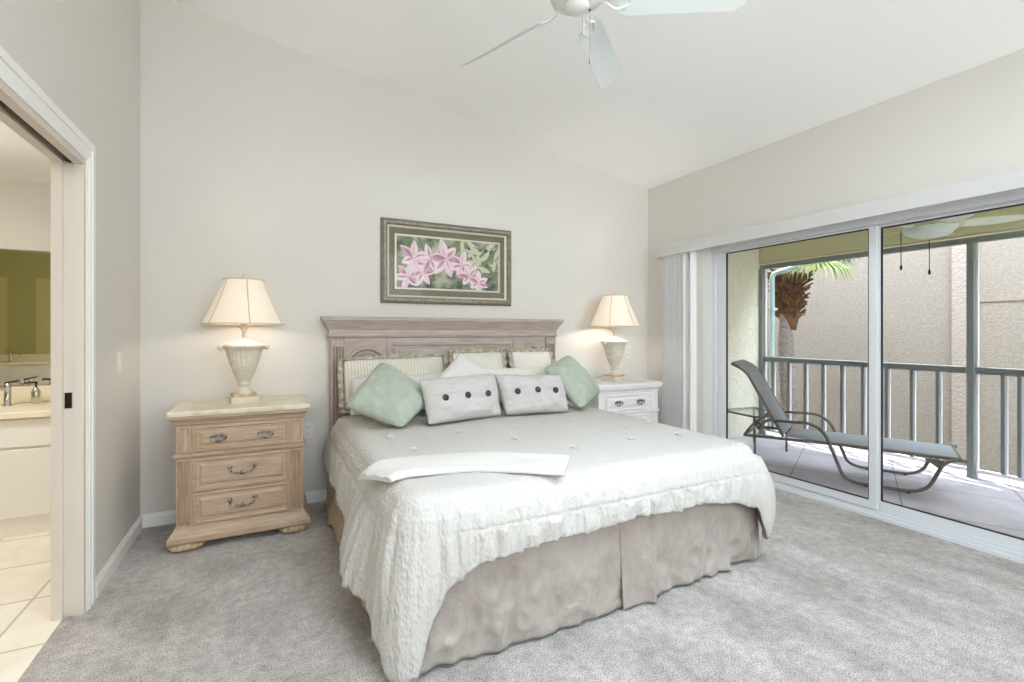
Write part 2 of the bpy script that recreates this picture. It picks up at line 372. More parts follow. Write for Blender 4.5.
# ================================================================== SETTING
WB = 3.855; WL = -0.744; WR = 3.575; WF = -1.75     # back, left, right, front wall planes
def ceil_z(x): return 2.777 + 0.169*(WR-x)
b = MB(); b.box(-0.815, 3.70, WF, WB+0.02, -0.06, 0.0); struct(b.build('floor', M_CARPET))
KX0, KX1, KY0, KY1 = 0.3, 2.6, -0.3, 1.2            # skylight added for light from above, over the unseen half of the room
b = MB()
def slope_slab(bm, x0, x1, y0, y1, t=0.12, dz=0.0):
    bm.prism([(x0, y0, ceil_z(x0)+t+dz), (x1, y0, ceil_z(x1)+t+dz), (x1, y0, ceil_z(x1)+dz), (x0, y0, ceil_z(x0)+dz)], (0, y1-y0, 0))
slope_slab(b, WL-0.12, WR+0.28, KY1, WB+0.12); slope_slab(b, WL-0.12, WR+0.28, WF-0.12, KY0)
slope_slab(b, WL-0.12, KX0, KY0, KY1); slope_slab(b, KX1, WR+0.28, KY0, KY1)
struct(b.build('ceiling', M_CEIL))
e = bpy.data.objects.new('window_3', None); C.objects.link(e); e['kind'] = 'structure'
b = MB(); slope_slab(b, KX0, KX0+.05, KY0, KY1, 0.08, 0.08); slope_slab(b, KX1-.05, KX1, KY0, KY1, 0.08, 0.08); slope_slab(b, KX0+.05, KX1-.05, KY0, KY0+.05, 0.08, 0.08); slope_slab(b, KX0+.05, KX1-.05, KY1-.05, KY1, 0.08, 0.08); b.build('window_frame', M_ALU, e)
b = MB(); slope_slab(b, KX0+.05, KX1-.05, KY0+.05, KY1-.05, 0.006, 0.11); b.build('glass_pane', M_GLASS, e)
b = MB(); b.box(WL-0.12, WR+0.28, WB, WB+0.12, -0.06, 3.6); struct(b.build('wall_back', M_WALL))
DY0, DY1, DZ = 1.88, 2.80, 2.04                     # bathroom doorway
b = MB(); b.box(WL-0.106, WL, DY1, WB, -0.06, 3.6); b.box(WL-0.106, WL, WF, DY0, -0.06, 3.6); b.box(WL-0.106, WL, DY0, DY1, DZ, 3.6)
struct(b.build('wall_left', M_WALL))
SY0, SY1, SZ = -0.86, 3.14, 2.06                    # sliding door opening
b = MB(); b.box(WR, 3.85, SY1, WB+0.12, -0.06, 2.9); b.box(WR, 3.85, WF, SY0, -0.06, 2.9); b.box(WR, 3.85, SY0, SY1, SZ, 2.9)
struct(b.build('wall_right', M_WALL))
# front wall with two big windows added behind the viewpoint for fill
b = MB()
xs = [(-0.6, 1.37), (1.46, 3.43)]; WZ0, WZ1 = 1.5, 2.85
b.box(WL-0.106, xs[0][0], WF-0.12, WF, -0.06, 3.6); b.box(xs[0][1], xs[1][0], WF-0.12, WF, WZ0, WZ1); b.box(xs[1][1], 3.85, WF-0.12, WF, -0.06, 3.6)
b.box(xs[0][0], xs[1][1], WF-0.12, WF, -0.06, WZ0); b.box(xs[0][0], xs[1][1], WF-0.12, WF, WZ1, 3.6)
struct(b.build('wall_front', M_WALL))
for i, (x0, x1) in enumerate(xs):
    e = bpy.data.objects.new('window_%d' % (i+1), None); C.objects.link(e); e['kind'] = 'structure'
    b = MB(); yf0, yf1 = WF-0.09, WF-0.04
    for bx in ((x0, x0+.05, WZ0, WZ1), (x1-.05, x1, WZ0, WZ1), (x0+.05, x1-.05, WZ0, WZ0+.05), (x0+.05, x1-.05, WZ1-.05, WZ1), (x0+.05, x1-.05, 2.15, 2.19)):
        b.box(bx[0], bx[1], yf0, yf1, bx[2], bx[3])
    b.build('window_frame', M_ALU, e)
    b = MB(); b.box(x0+.05, x1-.05, WF-0.067, WF-0.063, WZ0+.05, WZ1-.05); b.build('glass_pane', M_GLASS, e)

# baseboards
def baseboard(name, p0, p1, nrm, h=0.085, t=0.014):
    p0 = Vector((*p0, 0)); p1 = Vector((*p1, 0)); n = Vector((*nrm, 0))
    prof = [(0, 0), (t, 0), (t, h*0.72), (t*0.55, h*0.86), (t*0.4, h), (0, h)]
    b = MB(); b.prism([p0 + n*a + Vector((0, 0, z)) for a, z in prof], p1-p0); return struct(b.build(name, M_TRIM))
baseboard('baseboard_back', (WL+0.014, WB), (WR-0.014, WB), (0, -1))
baseboard('baseboard_left', (WL, DY1+0.125), (WL, WB), (1, 0))
baseboard('baseboard_right', (WR, SY1), (WR, WB), (-1, 0))
# doorway casing and jambs
b = MB()
def casing(bm, side_x, sgn, w=0.105, t=0.018):
    x0, x1 = sorted((side_x, side_x+sgn*t)); x2, x3 = sorted((side_x, side_x+sgn*t*1.7))
    for (y0, y1) in ((DY1+0.012, DY1+0.012+w), (DY0-0.012-w, DY0-0.012)):
        bm.box(x0, x1, y0, y1, 0, DZ+0.012+w)
    bm.box(x0, x1, DY0-0.012, DY1+0.012, DZ+0.012, DZ+0.012+w)
    bm.box(x2, x3, DY1+w-0.02, DY1+w+0.012, 0, DZ+w+0.012); bm.box(x2, x3, DY0-w-0.012, DY0-w+0.02, 0, DZ+w+0.012)
    bm.box(x2, x3, DY0-w+0.02, DY1+w-0.02, DZ+w-0.02, DZ+w+0.012)
    bm.box(x2, x3, DY1+0.03, DY1+0.042, 0, DZ+0.03)
casing(b, WL, 1, 0.092, 0.008); struct(b.build('trim_1', M_TRIM))
b = MB()
xa, xb = WL-0.106, WL
for x0, x1 in ((xa-0.004, xa+0.036), (xb-0.034, xb+0.003)):
    b.box(x0, x1, DY1-0.014, DY1+0.012, 0, DZ); b.box(x0, x1, DY0-0.012, DY0+0.006, 0, DZ); b.box(x0, x1, DY0+.006, DY1-.014, DZ-0.016, DZ+0.012)
struct(b.build('trim_2', M_JAMB))
b = MB(); b.box(xa+0.046, xa+0.062, DY0, DY1, DZ-0.012, DZ-0.004); struct(b.build('trim_3', M_DARKHOLE))
# pocket door, slid into the wall: its edge shows in the jamb
e = bpy.data.objects.new('door_2', None); C.objects.link(e); e['kind'] = 'structure'; e.location = (xa+0.054, DY1, 0)
b = MB(); b.box(-0.0195, 0.0195, -0.008, 0.012, 0.012, DZ-0.018, bev=0.003); b.build('door_edge', M_JAMB, e)
b = MB(); b.box(-0.012, 0.012, -0.012, -0.0075, 0.93, 1.0, bev=0.001); b.box(-0.006, 0.006, -0.014, -0.011, 0.955, 0.985)
b.build('edge_pull', M_DARKHOLE, e)

# sliding glass door
e = bpy.data.objects.new('door_1', None); C.objects.link(e); e['kind'] = 'structure'
b = MB(); X0, X1 = 3.69, 3.80
b.box(X0, X1, SY1-0.045, SY1, 0, SZ); b.box(X0, X1, SY0, SY0+0.045, 0, SZ); b.box(X0, X1, SY0+.045, SY1-.045, SZ-0.055, SZ)
b.box(X0-0.012, X1+0.02, SY0+.045, SY1-.045, 0, 0.022); b.box(X0, X0+0.012, SY0+.045, SY1-.045, 0.022, 0.045); b.box(X0+.05, X0+.06, SY0+.045, SY1-.045, 0.022, 0.05)
b.box(X0-0.012, X0, SY0+.045, SY1-.045, SZ-0.055, SZ-0.03)
b.build('frame', M_ALU, e)
pan = [(1.785, 3.09, X0+0.018), (0.48, 1.835, X0+0.062), (-0.81, 0.53, X0+0.018)]
for i, (y0, y1, x0) in enumerate(pan):
    b = MB(); x1 = x0+0.03; zb, zt = 0.05, SZ-0.058; st = 0.05
    b.box(x0, x1, y0, y0+st, zb, zt, 0, 0.003); b.box(x0, x1, y1-(0.09 if i == 0 else st), y1, zb, zt, 0, 0.003)
    b.box(x0, x1, y0+st, y1-st, zb, zb+0.055); b.box(x0, x1, y0+st, y1-st, zt-0.012, zt)
    y1i = y1-(0.09 if i == 0 else st)
    b.box(x0+0.006, x1-0.006, y0+st, y0+st+0.006, zb+.055, zt-.012, 1); b.box(x0+0.006, x1-0.006, y1i-0.006, y1i, zb+.055, zt-.012, 1)
    b.box(x0+0.006, x1-0.006, y0+st, y1i, zb+.055, zb+.061, 1); b.box(x0+0.006, x1-0.006, y0+st, y1i, zt-.02, zt-.012, 1)
    b.box(x0-0.004, x0, y1i+0.02, y1i+0.045, 0.95, 1.15, 0, 0.001) if i == 0 else None
    sa = b.build('sash', [M_ALU, M_RUBBER], e)
    b = MB(); b.box(x0+0.0125, x0+0.0175, y0+st, y1i, zb+.061, zt-.02); b.build('glass_pane', M_GLASS, sa)

# vertical blind: valance and stacked vanes
t = thing('vertical_blind', 'white vertical blind stacked open beside the sliding glass door under a long valance', 'blind', (3.52, 3.36, 0))
b = MB()
b.box(3.465-3.52, 3.481-3.52, SY0-0.35-3.36, 3.635-3.36, 2.015, 2.113, 0, 0.003); b.box(3.481-3.52, WR-3.52, 3.62-3.36, 3.635-3.36, 2.015, 2.113)
b.box(3.481-3.52, WR-3.52, SY0-.35-3.36, SY0-.335-3.36, 2.015, 2.113); b.box(3.481-3.52, WR-3.52, SY0-.335-3.36, 3.62-3.36, 2.104, 2.113)
b.build('valance', M_VINYL, t)
b = MB(); b.box(-0.02, 0.02, SY0-.3-3.36, 3.60-3.36, 2.05, 2.085); b.build('track', M_ALU, t)
NV = 14
for k in range(NV):
    y = 3.255 + k*0.0235 - 3.36; a = math.radians(random.uniform(-6, 6))
    if k == 0: y = 3.20-3.36; a = math.radians(4)
    b = MB(); n = 6; pr = []
    for i in range(n+1):
        u = (i/n-0.5)*0.089; pr.append((u*math.cos(a), y+u*math.sin(a)+0.006*(1-(2*i/n-1)**2)))
    poly = [(x, yy, 0.03) for x, yy in pr] + [(x, yy+0.0012, 0.03) for x, yy in reversed(pr)]
    b.prism(poly, (0, 0, 2.015), smooth=False); b.box(-0.006, 0.006, y-0.004, y+0.006, 2.04, 2.055)
    b.build('slat', M_VANE, t)

# ------------------------------------------------------------------ bathroom
BX0, BX1, BY0, BY1, BZ = -5.0, WL-0.106, -2.0, 4.55, 2.34
b = MB(); b.box(BX0, -0.815, BY0, BY1, -0.06, 0.0); o = struct(b.build('floor_bathroom', M_BTILE)); 
for v in o.data.vertices: pass
b = MB(); b.box(BX0, BX1, 2.6, BY1, BZ, BZ+0.1); b.box(BX0, BX1, 2.5, 2.6, BZ, 2.86); b.box(BX0, BX1, BY0, 2.5, 2.76, 2.86); struct(b.build('ceiling_bathroom', M_CEIL))
b = MB(); b.box(BX0-0.1, BX1+0.1, BY1, BY1+0.1, -0.06, BZ+.1); struct(b.build('wall_bathroom_back', M_BWALL))
b = MB(); b.box(BX1, BX1+0.1, WB+0.121, BY1, -0.06, BZ+.1); struct(b.build('wall_bathroom_right', M_BWALL))
b = MB(); b.box(BX0-0.1, BX1, BY0-0.1, BY0, -0.06, 2.86); struct(b.build('wall_bathroom_front', M_BMIRTINT))
b = MB(); b.box(BX0-0.1, BX0, BY0, BY1, -0.06, 2.86); struct(b.build('wall_bathroom_left', M_BMIRTINT))
def vanity(name, label, loc, rot, nx, olive=False):
    W2, D = 0.95, 0.53
    t = thing(name, label, 'vanity', loc, rot, 'bathroom vanities')
    b = MB(); b.box(-W2, W2, -D+0.03, 0, 0.0, 0.735); b.build('cabinet', M_VAN, t)
    k = 2; wd = 2*W2/k
    for i in range(k):
        x0 = -W2+i*wd+0.004; x1 = x0+wd-0.008
        b = MB(); b.panel(x0, x1, 0.12, 0.54, -D+0.03, [(0, -D+0.012), (0.004, -D+0.010)]); b.build('door', M_VAN, t)
        b = MB(); b.panel(x0, x1, 0.555, 0.725, -D+0.03, [(0, -D+0.012), (0.004, -D+0.010)]); b.build('drawer', M_VAN, t)
    b = MB(); b.box(-W2-0.01, W2+0.01, -D-0.015, 0, 0.735, 0.775, 0, 0.006); b.build('countertop', M_CTOP, t)
    b = MB(); b.box(-W2-0.01, W2+0.01, -0.02, 0, 0.775, 0.89, 0, 0.004); b.build('backsplash', M_CTOP, t)
    return t
vanity('bathroom_vanity', 'white bathroom vanity with cream countertop seen through the doorway', (-1.83, BY1-0.004, 0), 0, 0)
vanity('bathroom_vanity', 'cream topped vanity seen only in the bathroom mirror', (-3.72, BY0+0.004, 0), PI, 0)
def faucet(loc, rot, label):
    t = thing('faucet', label, 'faucet', loc, rot, 'bathroom faucets')
    b = MB(); b.lathe([(0.028, 0), (0.028, 0.006), (0.02, 0.012), (0.0195, 0.115), (0.021, 0.12), (0.021, 0.14), (0.015, 0.148)], 16); b.build('body', M_CHROME, t)
    b = MB(); b.tube(arc_pts([(0, 0, 0.10), (-0.04, -0.03, 0.128), (-0.13, -0.06, 0.125), (-0.14, -0.065, 0.10)], 0.03), 0.012, 10); b.build('spout', M_CHROME, t)
    b = MB(); b.box(-0.016, 0.055, -0.014, 0.014, 0.148, 0.158, 0, 0.004)
    for i, v in enumerate(b.v): b.v[i] = (v[0], v[1], v[2]+max(0, v[0])*0.28)
    b.build('lever', M_DARKHOLE, t)  # chrome lever painted dark for what it reflects
def dispenser(loc, label):
    t = thing('soap_dispenser', label, 'dispenser', loc)
    b = MB(); b.lathe([(0.02, 0), (0.02, 0.006), (0.026, 0.02), (0.026, 0.085), (0.018, 0.1), (0.012, 0.112)], 16); b.build('bottle', M_CHROME, t)
    b = MB(); b.lathe([(0.006, 0.11), (0.006, 0.14), (0.012, 0.142), (0.012, 0.152)], 12); b.tube([(0.0, 0, 0.148), (-0.045, -0.02, 0.15), (-0.05, -0.022, 0.142)], 0.007, 8); b.build('pump', M_DARKHOLE, t)  # pump coloured dark to stand for its reflection
faucet((-1.565, 4.40, 0.775), 0, 'chrome faucet with reflection darkened lever on the near vanity counter')
dispenser((-1.43, 4.42, 0.775), 'chrome soap dispenser with reflection darkened pump right of the faucet')
faucet((-3.86, -1.86, 0.775), PI, 'faucet seen only in the mirror on the far vanity')
t = thing('bathroom_mirror', 'frameless wall mirror above the bathroom vanity counter', 'mirror', (-1.83, BY1, 0.9))
b = MB(); b.box(-0.95, 0.95, -0.006, 0, 0, 0.93); b.build('glass', M_MIRROR, t)
b = MB(); b.box(-0.95, 0.95, -0.012, 0, 0.93, 0.945); b.box(-0.95, 0.95, -0.012, 0, -0.009, 0); b.build('edge_channel', M_CHROME, t)
# wall behind, tinted as in the mirror: doors that only the mirror shows
for i, (x0, sg) in enumerate(((-3.95, -1), (-3.58, 1))):
    e = bpy.data.objects.new('door_%d' % (3+i), None); C.objects.link(e); e['kind'] = 'structure'; e.location = (x0, BY0, 0)
    xa_, xb_ = sorted((0, sg*0.08)); xc_, xd_ = sorted((sg*0.08, sg*0.7))
    b = MB(); b.box(xa_, xb_, 0, 0.02, 0.9, 2.2); b.box(xc_, xd_, 0, 0.02, 2.12, 2.2); b.build('casing', M_BDOOR, e)
    b = MB(); b.box(xc_, xd_, 0, 0.012, 0.9, 2.12); b.build('door_panel', M_BDOOR, e)
for y, lab in ((3.35, 'round flush ceiling light in the bathroom by the sunny vanity'), (0.2, 'round flush ceiling light at the far end of the bathroom')):
    t = thing('ceiling_light', lab, 'ceiling light', (-1.75, y, BZ if y > 2.6 else 2.76), 0, 'bathroom ceiling lights')
    b = MB(); b.lathe([(0.17, 0), (0.175, -0.015), (0.165, -0.025)], 24); b.build('base', M_FAN, t)
    b = MB(); b.lathe([(0.16, -0.025), (0.155, -0.05), (0.12, -0.075), (0.06, -0.09), (0.005, -0.094)], 24); b.build('globe', M_BATHLAMP, t)

# ------------------------------------------------------------------ lanai and beyond
b = MB(); b.box(3.70, 5.75, -3.0, 4.1, -0.2, -0.004); struct(b.build('floor_lanai', M_LTILE))
b = MB(); b.box(3.85, 5.62, -3.0, 4.1, 2.5, 2.62); struct(b.build('ceiling_lanai', M_LCEIL))
b = MB(); b.box(5.47, 5.62, -3.0, 3.93, 2.125, 2.5); b.box(5.46, 5.47, -3.0, 3.93, 2.14, 2.17); struct(b.build('wall_lanai_beam', M_LCEIL))
b = MB(); b.box(3.85, 5.62, 3.93, 4.1, -0.2, 2.62); struct(b.build('wall_lanai_end', M_LWALL))
b = MB(); b.box(3.85, 5.62, -3.12, -3.0, -0.2, 2.62); struct(b.build('wall_lanai_far', M_LWALL))
# house body below; upper walls and courtyard wings added to block sky
b = MB(); b.box(3.70, 5.75, -3.1, 4.1, -3.2, -0.2); struct(b.build('wall_house_lower', M_STUCCO))
b = MB(); b.box(3.86, 5.7, -5.0, 9.0, 2.63, 6.0); b.box(3.70, 5.75, 4.101, 9.0, -3.2, 2.63); b.box(3.70, 5.75, -5.0, -3.121, -3.2, 2.63); b.box(5.76, 9.49, 9.0, 9.3, -3.2, 6.0); b.box(5.76, 9.49, -5.3, -5.0, -3.2, 6.0); struct(b.build('wall_sky_block', M_STUCCO))
b = MB(); b.box(-40, 60, -40, 60, -3.5, -3.22); struct(b.build('ground', M_BOUNCE))  # unseen ground made pale to bounce daylight onto the ceiling
b = MB(); b.box(5.76, 9.49, -4.99, 8.99, -3.22, -3.2); struct(b.build('courtyard_lawn', M_GROUND))  # darker ground between the added walls, to limit bounce
# screen enclosure frame
t = thing('screen_enclosure', 'grey green aluminium screen frame standing along the outer edge of the lanai', 'screen frame', (5.5, 1.9, 0))
b = MB(); b.box(-0.03, 0.03, -4.85, 2.02, 2.05, 2.10); b.build('header', M_RAILD, t)
for y, wdt in ((3.905, 0.045), (1.91, 0.05), (-0.3, 0.05), (-2.3, 0.05)):
    b = MB(); b.box(-0.04, 0.0, y-1.9-wdt/2, y-1.9+wdt/2, 0, 2.05, 0, 0.003); b.box(0.0, 0.035, y-1.9-wdt/2-0.014, y-1.9+wdt/2-.006, 0, 2.05, 1, 0.002); b.build('post', [M_RAILD, M_BALW], t)
# railing
t = thing('railing', 'grey metal balcony railing with upright balusters round the lanai', 'railing', (5.5, 1.9, 0))
segs = [(3.88, 1.945), (1.875, -0.27)]
b = MB()
for y1, y0 in segs: b.box(-0.03, 0.03, y0-1.9, y1-1.9, 0.93, 0.965, 0, 0.006); b.box(-0.018, 0.018, y0-1.9, y1-1.9, 0.905, 0.93)
b.build('top_rail', M_RAIL, t)
b = MB()
for y1, y0 in segs: b.box(-0.018, 0.018, y0-1.9, y1-1.9, 0.045, 0.075)
b.build('bottom_rail', M_BALW, t)
ys = [3.77, 3.575, 3.375, 3.177, 2.978, 2.775, 2.56, 2.35, 2.15, 1.71, 1.61, 1.41, 1.21, 1.01, 0.81, 0.61, 0.41, 0.21, 0.01]
for y in ys:
    b = MB(); b.box(-0.014, 0.0, y-1.9-0.01, y-1.9+0.012, 0.075, 0.905); b.box(0.0, 0.02, y-1.9-0.026, y-1.9+0.002, 0.075, 0.905, 1); b.build('baluster', [M_RAIL, M_BALW], t)  # sunlit right face painted as a paler strip
# downspout
t = thing('downspout', 'pale aqua rain downspout with an elbow outside the screen corner', 'downspout', (5.82, 4.0, 0))
b = MB(); pts = arc_pts([(0, 0, -3.2), (0, 0, 2.02), (0.10, -0.26, 2.09), (0.12, -0.30, 2.5)], 0.06)
b.tube(pts, 0.036, 4); b.build('pipe', M_AQUA, t)
for z in (0.9, 1.55):
    b = MB(); b.box(-0.045, 0.045, -0.045, 0.045, z, z+0.03); b.build('strap', M_AQUA, t)
# neighbouring building, raised out of view to block sky
t = thing('building', 'beige stucco neighbouring building facing the lanai', 'building', (9.5, 2, -3.2))
b = MB(); b.box(0, 6, -10, 10, 0, 9.2); b.build('wall', M_STUCCO, t)
b = MB(); b.box(-0.06, 0, 1.27, 1.52, 0, 9.2); b.build('pilaster', M_STUCP, t)
b = MB(); b.box(-0.015, 0, -10, 1.27, 4.92, 4.96); b.build('band', M_STUCCO, t)
b = MB(); b.box(-0.35, 6.2, -10.2, 10.2, 9.2, 9.4); b.build('roof', M_STUCP, t)
# palm
t = thing('palm_tree', 'palm tree with shaggy brown boots and drooping fan fronds beyond the railing', 'palm', (7.5, 4.88, -3.2))
b = MB(); n = 24; pts = []; rs = []
for i in range(n+1):
    z = 5.45*i/n; pts.append((0.05*math.sin(z*0.9), 0.02*math.sin(z*1.7), z)); rs.append((0.125 if z < 4.5 else 0.09)-0.01*i/n+0.008*math.sin(i*2.3))
b.tube(pts, rs, 16); b.build('trunk', M_TRUNK, t)
b = MB()
for i in range(170):
    z = 4.72+random.random()*0.66; a = random.random()*2*PI; r0 = 0.15; ln = 0.07+0.13*max(0, (z-4.8))/0.55*random.uniform(.7, 1.2)
    d = Vector((math.cos(a), math.sin(a), 0)); tz = random.uniform(0.3, 0.9); q = Vector((-d.y, d.x, 0))*random.uniform(.02, .035)
    p = d*r0+Vector((0.03, 0, z)); e1 = p+d*ln+Vector((0, 0, ln*tz))
    b.add([p-q, p+q, e1+q*.5, e1-q*.5, p-q-d*.05+Vector((0, 0, -.08)), p+q-d*.05+Vector((0, 0, -.08)), p+d*.035, e1+d*.02+Vector((0, 0, -.02))],
          [(0, 1, 2, 3), (4, 0, 3), (4, 5, 1, 0), (4, 6, 7, 3), (5, 6, 7, 2), (5, 1, 2), (4, 5, 6), (3, 7, 2)])
b.lathe([(0.10, 4.5), (0.15, 4.75), (0.17, 5.05), (0.16, 5.4)], 16, (0.03, 0, 0)); b.build('boots', M_BOOT, t)
for i in range(15):
    a = i*2.399+0.4; el2 = random.uniform(0.15, 1.1)
    if i == 3: a = math.radians(-112); el2 = -0.10
    if i == 7: a = math.radians(-60); el2 = 0.45
    dd = Vector((math.cos(a)*math.cos(el2), math.sin(a)*math.cos(el2), math.sin(el2))); base = Vector((0.03, 0, 5.62))
    hub = base + dd*0.55; side = Vector((-math.sin(a), math.cos(a), 0)); up = side.cross(dd)
    b = MB(); b.tube([base-dd*.1, base+dd*.3, hub], [0.018, 0.012, 0.008], 6)
    for k in range(26):
        th = (k/25-0.5)*math.radians(200); ln = 0.62*(1-0.25*abs(k/25-.5)*2)
        ld = (dd*math.cos(th)+side*math.sin(th)).normalized(); ld = (ld + up*0.1).normalized(); wv = ld.cross(up).normalized()*0.022
        p1 = hub+ld*ln*.55; p2 = hub+ld*ln*0.85+Vector((0, 0, -0.10)); p3 = hub+ld*ln+Vector((0, 0, -0.28))
        b.add([hub, p1-wv, p1+up*0.012, p1+wv, p2-wv*.7, p2+up*.008, p2+wv*.7, p3], [(0, 1, 2), (0, 2, 3), (1, 4, 5, 2), (2, 5, 6, 3), (4, 7, 5), (5, 7, 6)])
    b.build('frond', M_FROND, t, recalc=False)

# ------------------------------------------------------------------ lanai chaise and table
ax = Vector((.43, -.90, 0)).normalized(); nx = Vector((.9, .43, 0)).normalized()
t = thing('chaise_lounge', 'grey sling chaise lounge with raised back on the tiled lanai', 'chaise lounge', (4.43, 2.08, 0))
def cp(tt, z, s): return ax*tt + nx*s + Vector((0, 0, z))
WD = 0.60
for s in (0.0, WD):
    b = MB(); b.tube(arc_pts([cp(-0.92, 0.37, s), cp(-0.86, 0.465, s), cp(-0.50, 0.472, s), cp(-0.40, 0.40, s), cp(-0.27, 0.045, s), cp(-0.18, 0.014, s), cp(0.18, 0.014, s), cp(0.27, 0.06, s), cp(0.36, 0.27, s), cp(0.43, 0.305, s), cp(0.49, 0.302, s)], 0.09), 0.0135, 8)
    b.build('arm_frame', M_TUBE, t)
    b = MB(); s2 = s+(0.045 if s == 0 else -0.045)
    b.tube([cp(-1.04, 0.295, s2), cp(-0.3, 0.31, s2), cp(0.46, 0.303, s2)], 0.014, 8); b.build('side_rail', M_TUBE, t)
    b = MB(); b.tube(arc_pts([cp(-0.72, 0.32, s2), cp(-1.03, 0.90, s2), cp(-1.16, 0.968, s2)], 0.1), 0.014, 8); b.build('back_rail', M_TUBE, t)
    b = MB(); b.tube(arc_pts([cp(-1.05, 0.29, s2), cp(-0.98, 0.40, s2), cp(-0.87, 0.50, s2)], 0.08), 0.011, 8); b.tube([cp(-0.93, 0.42, s2), cp(-0.83, 0.36, s2)], 0.009, 6); b.build('back_brace', M_TUBE, t)
    b = MB(); b.prism([cp(0.24, 0.29, s+.004*(1 if s == 0 else -1)), cp(0.36, 0.29, s), cp(0.345, 0.21, s)], nx*0.012); b.build('bracket', M_TUBE, t)
    for tt in (-0.12, 0.15):
        b = MB(); c = cp(tt, 0.0, s); b.lathe([(0.014, 0), (0.016, 0.004), (0.014, 0.012)], 10, c); b.build('glide', M_BLACK, t)
for tt, z, r in ((0.46, 0.303, 0.012), (-1.04, 0.295, 0.012), (-.93, .42, 0.009)):
    b = MB(); b.tube([cp(tt, z, 0.045), cp(tt, z, WD-.045)], r, 8); b.build('cross_bar', M_TUBE, t)
def slab(pts, s0, s1, th):
    b = MB(); n = len(pts); vs = []
    for (tt, z) in pts: vs += [cp(tt, z, s0), cp(tt, z, s1)]
    for (tt, z) in pts: vs += [cp(tt, z-th, s0), cp(tt, z-th, s1)]
    fs = []
    for i in range(n-1):
        a = 2*i; fs += [(a, a+1, a+3, a+2), (2*n+a, 2*n+a+2, 2*n+a+3, 2*n+a+1), (a, a+2, 2*n+a+2, 2*n+a), (a+1, 2*n+a+1, 2*n+a+3, a+3)]
    fs += [(0, 2*n, 2*n+1, 1), (2*n-2, 2*n-1, 4*n-1, 4*n-2)]
    b.add(vs, fs); return b
slab([(-0.71, 0.325), (-0.3, 0.322), (0.1, 0.322), (0.45, 0.312)], 0.05, WD-.05, 0.006).build('seat_sling', M_SLING, t)
slab([(-0.72, 0.34), (-0.87, 0.615), (-1.03, 0.915), (-1.08, 0.95), (-1.16, 0.983)], 0.05, WD-.05, 0.006).build('back_sling', M_SLING, t)
t = thing('side_table', 'small low metal side table behind the raised back of the chaise', 'table', (4.72, 3.45, 0), math.radians(-8))
b = MB(); b.box(-0.235, 0.235, -0.235, 0.235, 0.40, 0.408, 0, 0.002); b.build('tabletop', M_GLASS, t)
b = MB(); b.tube([(-0.23, -0.23, 0.393), (0.23, -0.23, 0.393), (0.23, 0.23, 0.393), (-0.23, 0.23, 0.393)], 0.011, 8, closed=True); b.build('rim', M_TUBE, t)
for sx in (-1, 1):
    for sy in (-1, 1):
        b = MB(); b.tube([(sx*0.215, sy*0.215, 0.0), (sx*0.215, sy*0.215, 0.39)], 0.011, 8); b.build('leg', M_TUBE, t)

# ------------------------------------------------------------------ ceiling fans
def fan_blade(R0, R1, w0, w1, A, pitch, z, pointed=False):
    """one blade in fan-local space with its own pitch about the radial axis"""
    rad = Vector((math.cos(A), math.sin(A), 0)); tan = Vector((-math.sin(A), math.cos(A), 0)); upv = Vector((0, 0, 1))
    wd = tan*math.cos(pitch) - upv*math.sin(pitch); nn = tan*math.sin(pitch) + upv*math.cos(pitch)
    out = []; N = 12
    top = []; bot = []
    for i in range(N+1):
        f = i/N; r = R0+(R1-R0)*f
        hw = (w0+(w1-w0)*f)/2
        if pointed: hw = w1/2*(math.sin(PI*min(1, (0.12+0.88*f)))**0.6)+0.004
        elif f > 0.92: hw *= math.sqrt(max(0.0, 1-((f-0.92)/0.08)**2*0.6))
        elif f < 0.06: hw *= 0.8+0.2*f/0.06
        top.append((r, hw)); bot.append((r, -hw))
    loop = top + bot[::-1]
    b = MB(); b.prism([rad*r + wd*h + nn*(-0.003) + Vector((0, 0, z)) for r, h in loop], nn*0.006); return b, rad, wd, nn
def make_fan(name, label, loc, zc, angles, R0, R1, w0, w1, pitch, mb, mblade, pointed):
    t = thing(name, label, 'ceiling fan', loc)
    H0 = zc-loc[2]
    b = MB(); b.lathe([(0.07, H0), (0.07, H0-0.01), (0.055, H0-0.05), (0.02, H0-0.075)], 24); b.build('canopy', mb, t)
    b = MB(); b.lathe([(0.0125, H0-0.06), (0.0125, 0.11)], 12); b.build('downrod', mb, t)
    b = MB(); b.lathe([(0.03, 0.13), (0.085, 0.11), (0.115, 0.08), (0.12, 0.045), (0.11, 0.015), (0.08, 0.0), (0.06, -0.012)], 32); b.build('motor_housing', mb, t)
    for A in angles:
        b, rad, wd, nn = fan_blade(R0, R1, w0, w1, A, pitch, 0.0, pointed); b.build('blade', mblade, t)
        b = MB()
        for s in (-1, 1):
            b.tube(arc_pts([rad*0.09+Vector((0, 0, 0.012)), rad*0.14+wd*s*0.012+Vector((0, 0, -0.012)), rad*(R0)+wd*s*0.035-nn*0.008, rad*(R0+0.05)+wd*s*0.02-nn*.007], 0.03), 0.006, 6)
        for q in (-1, 0, 1): b.lathe([(0.007, -0.004), (0.007, 0.002)], 8, rad*(R0+0.03+(0.02 if q == 0 else 0))+wd*q*0.03-nn*0.006)
        b.build('blade_iron', mb, t)
    return t
FAN = Vector((1.163, 1.68, 2.665))
t = make_fan('ceiling_fan', 'white five blade ceiling fan under the sloped bedroom ceiling', FAN, ceil_z(FAN.x)+0.01, [math.radians(a) for a in (111, 39, -33, -105, 183)], 0.17, 0.695, 0.122, 0.145, math.radians(35), M_FAN, M_BLADE, False)
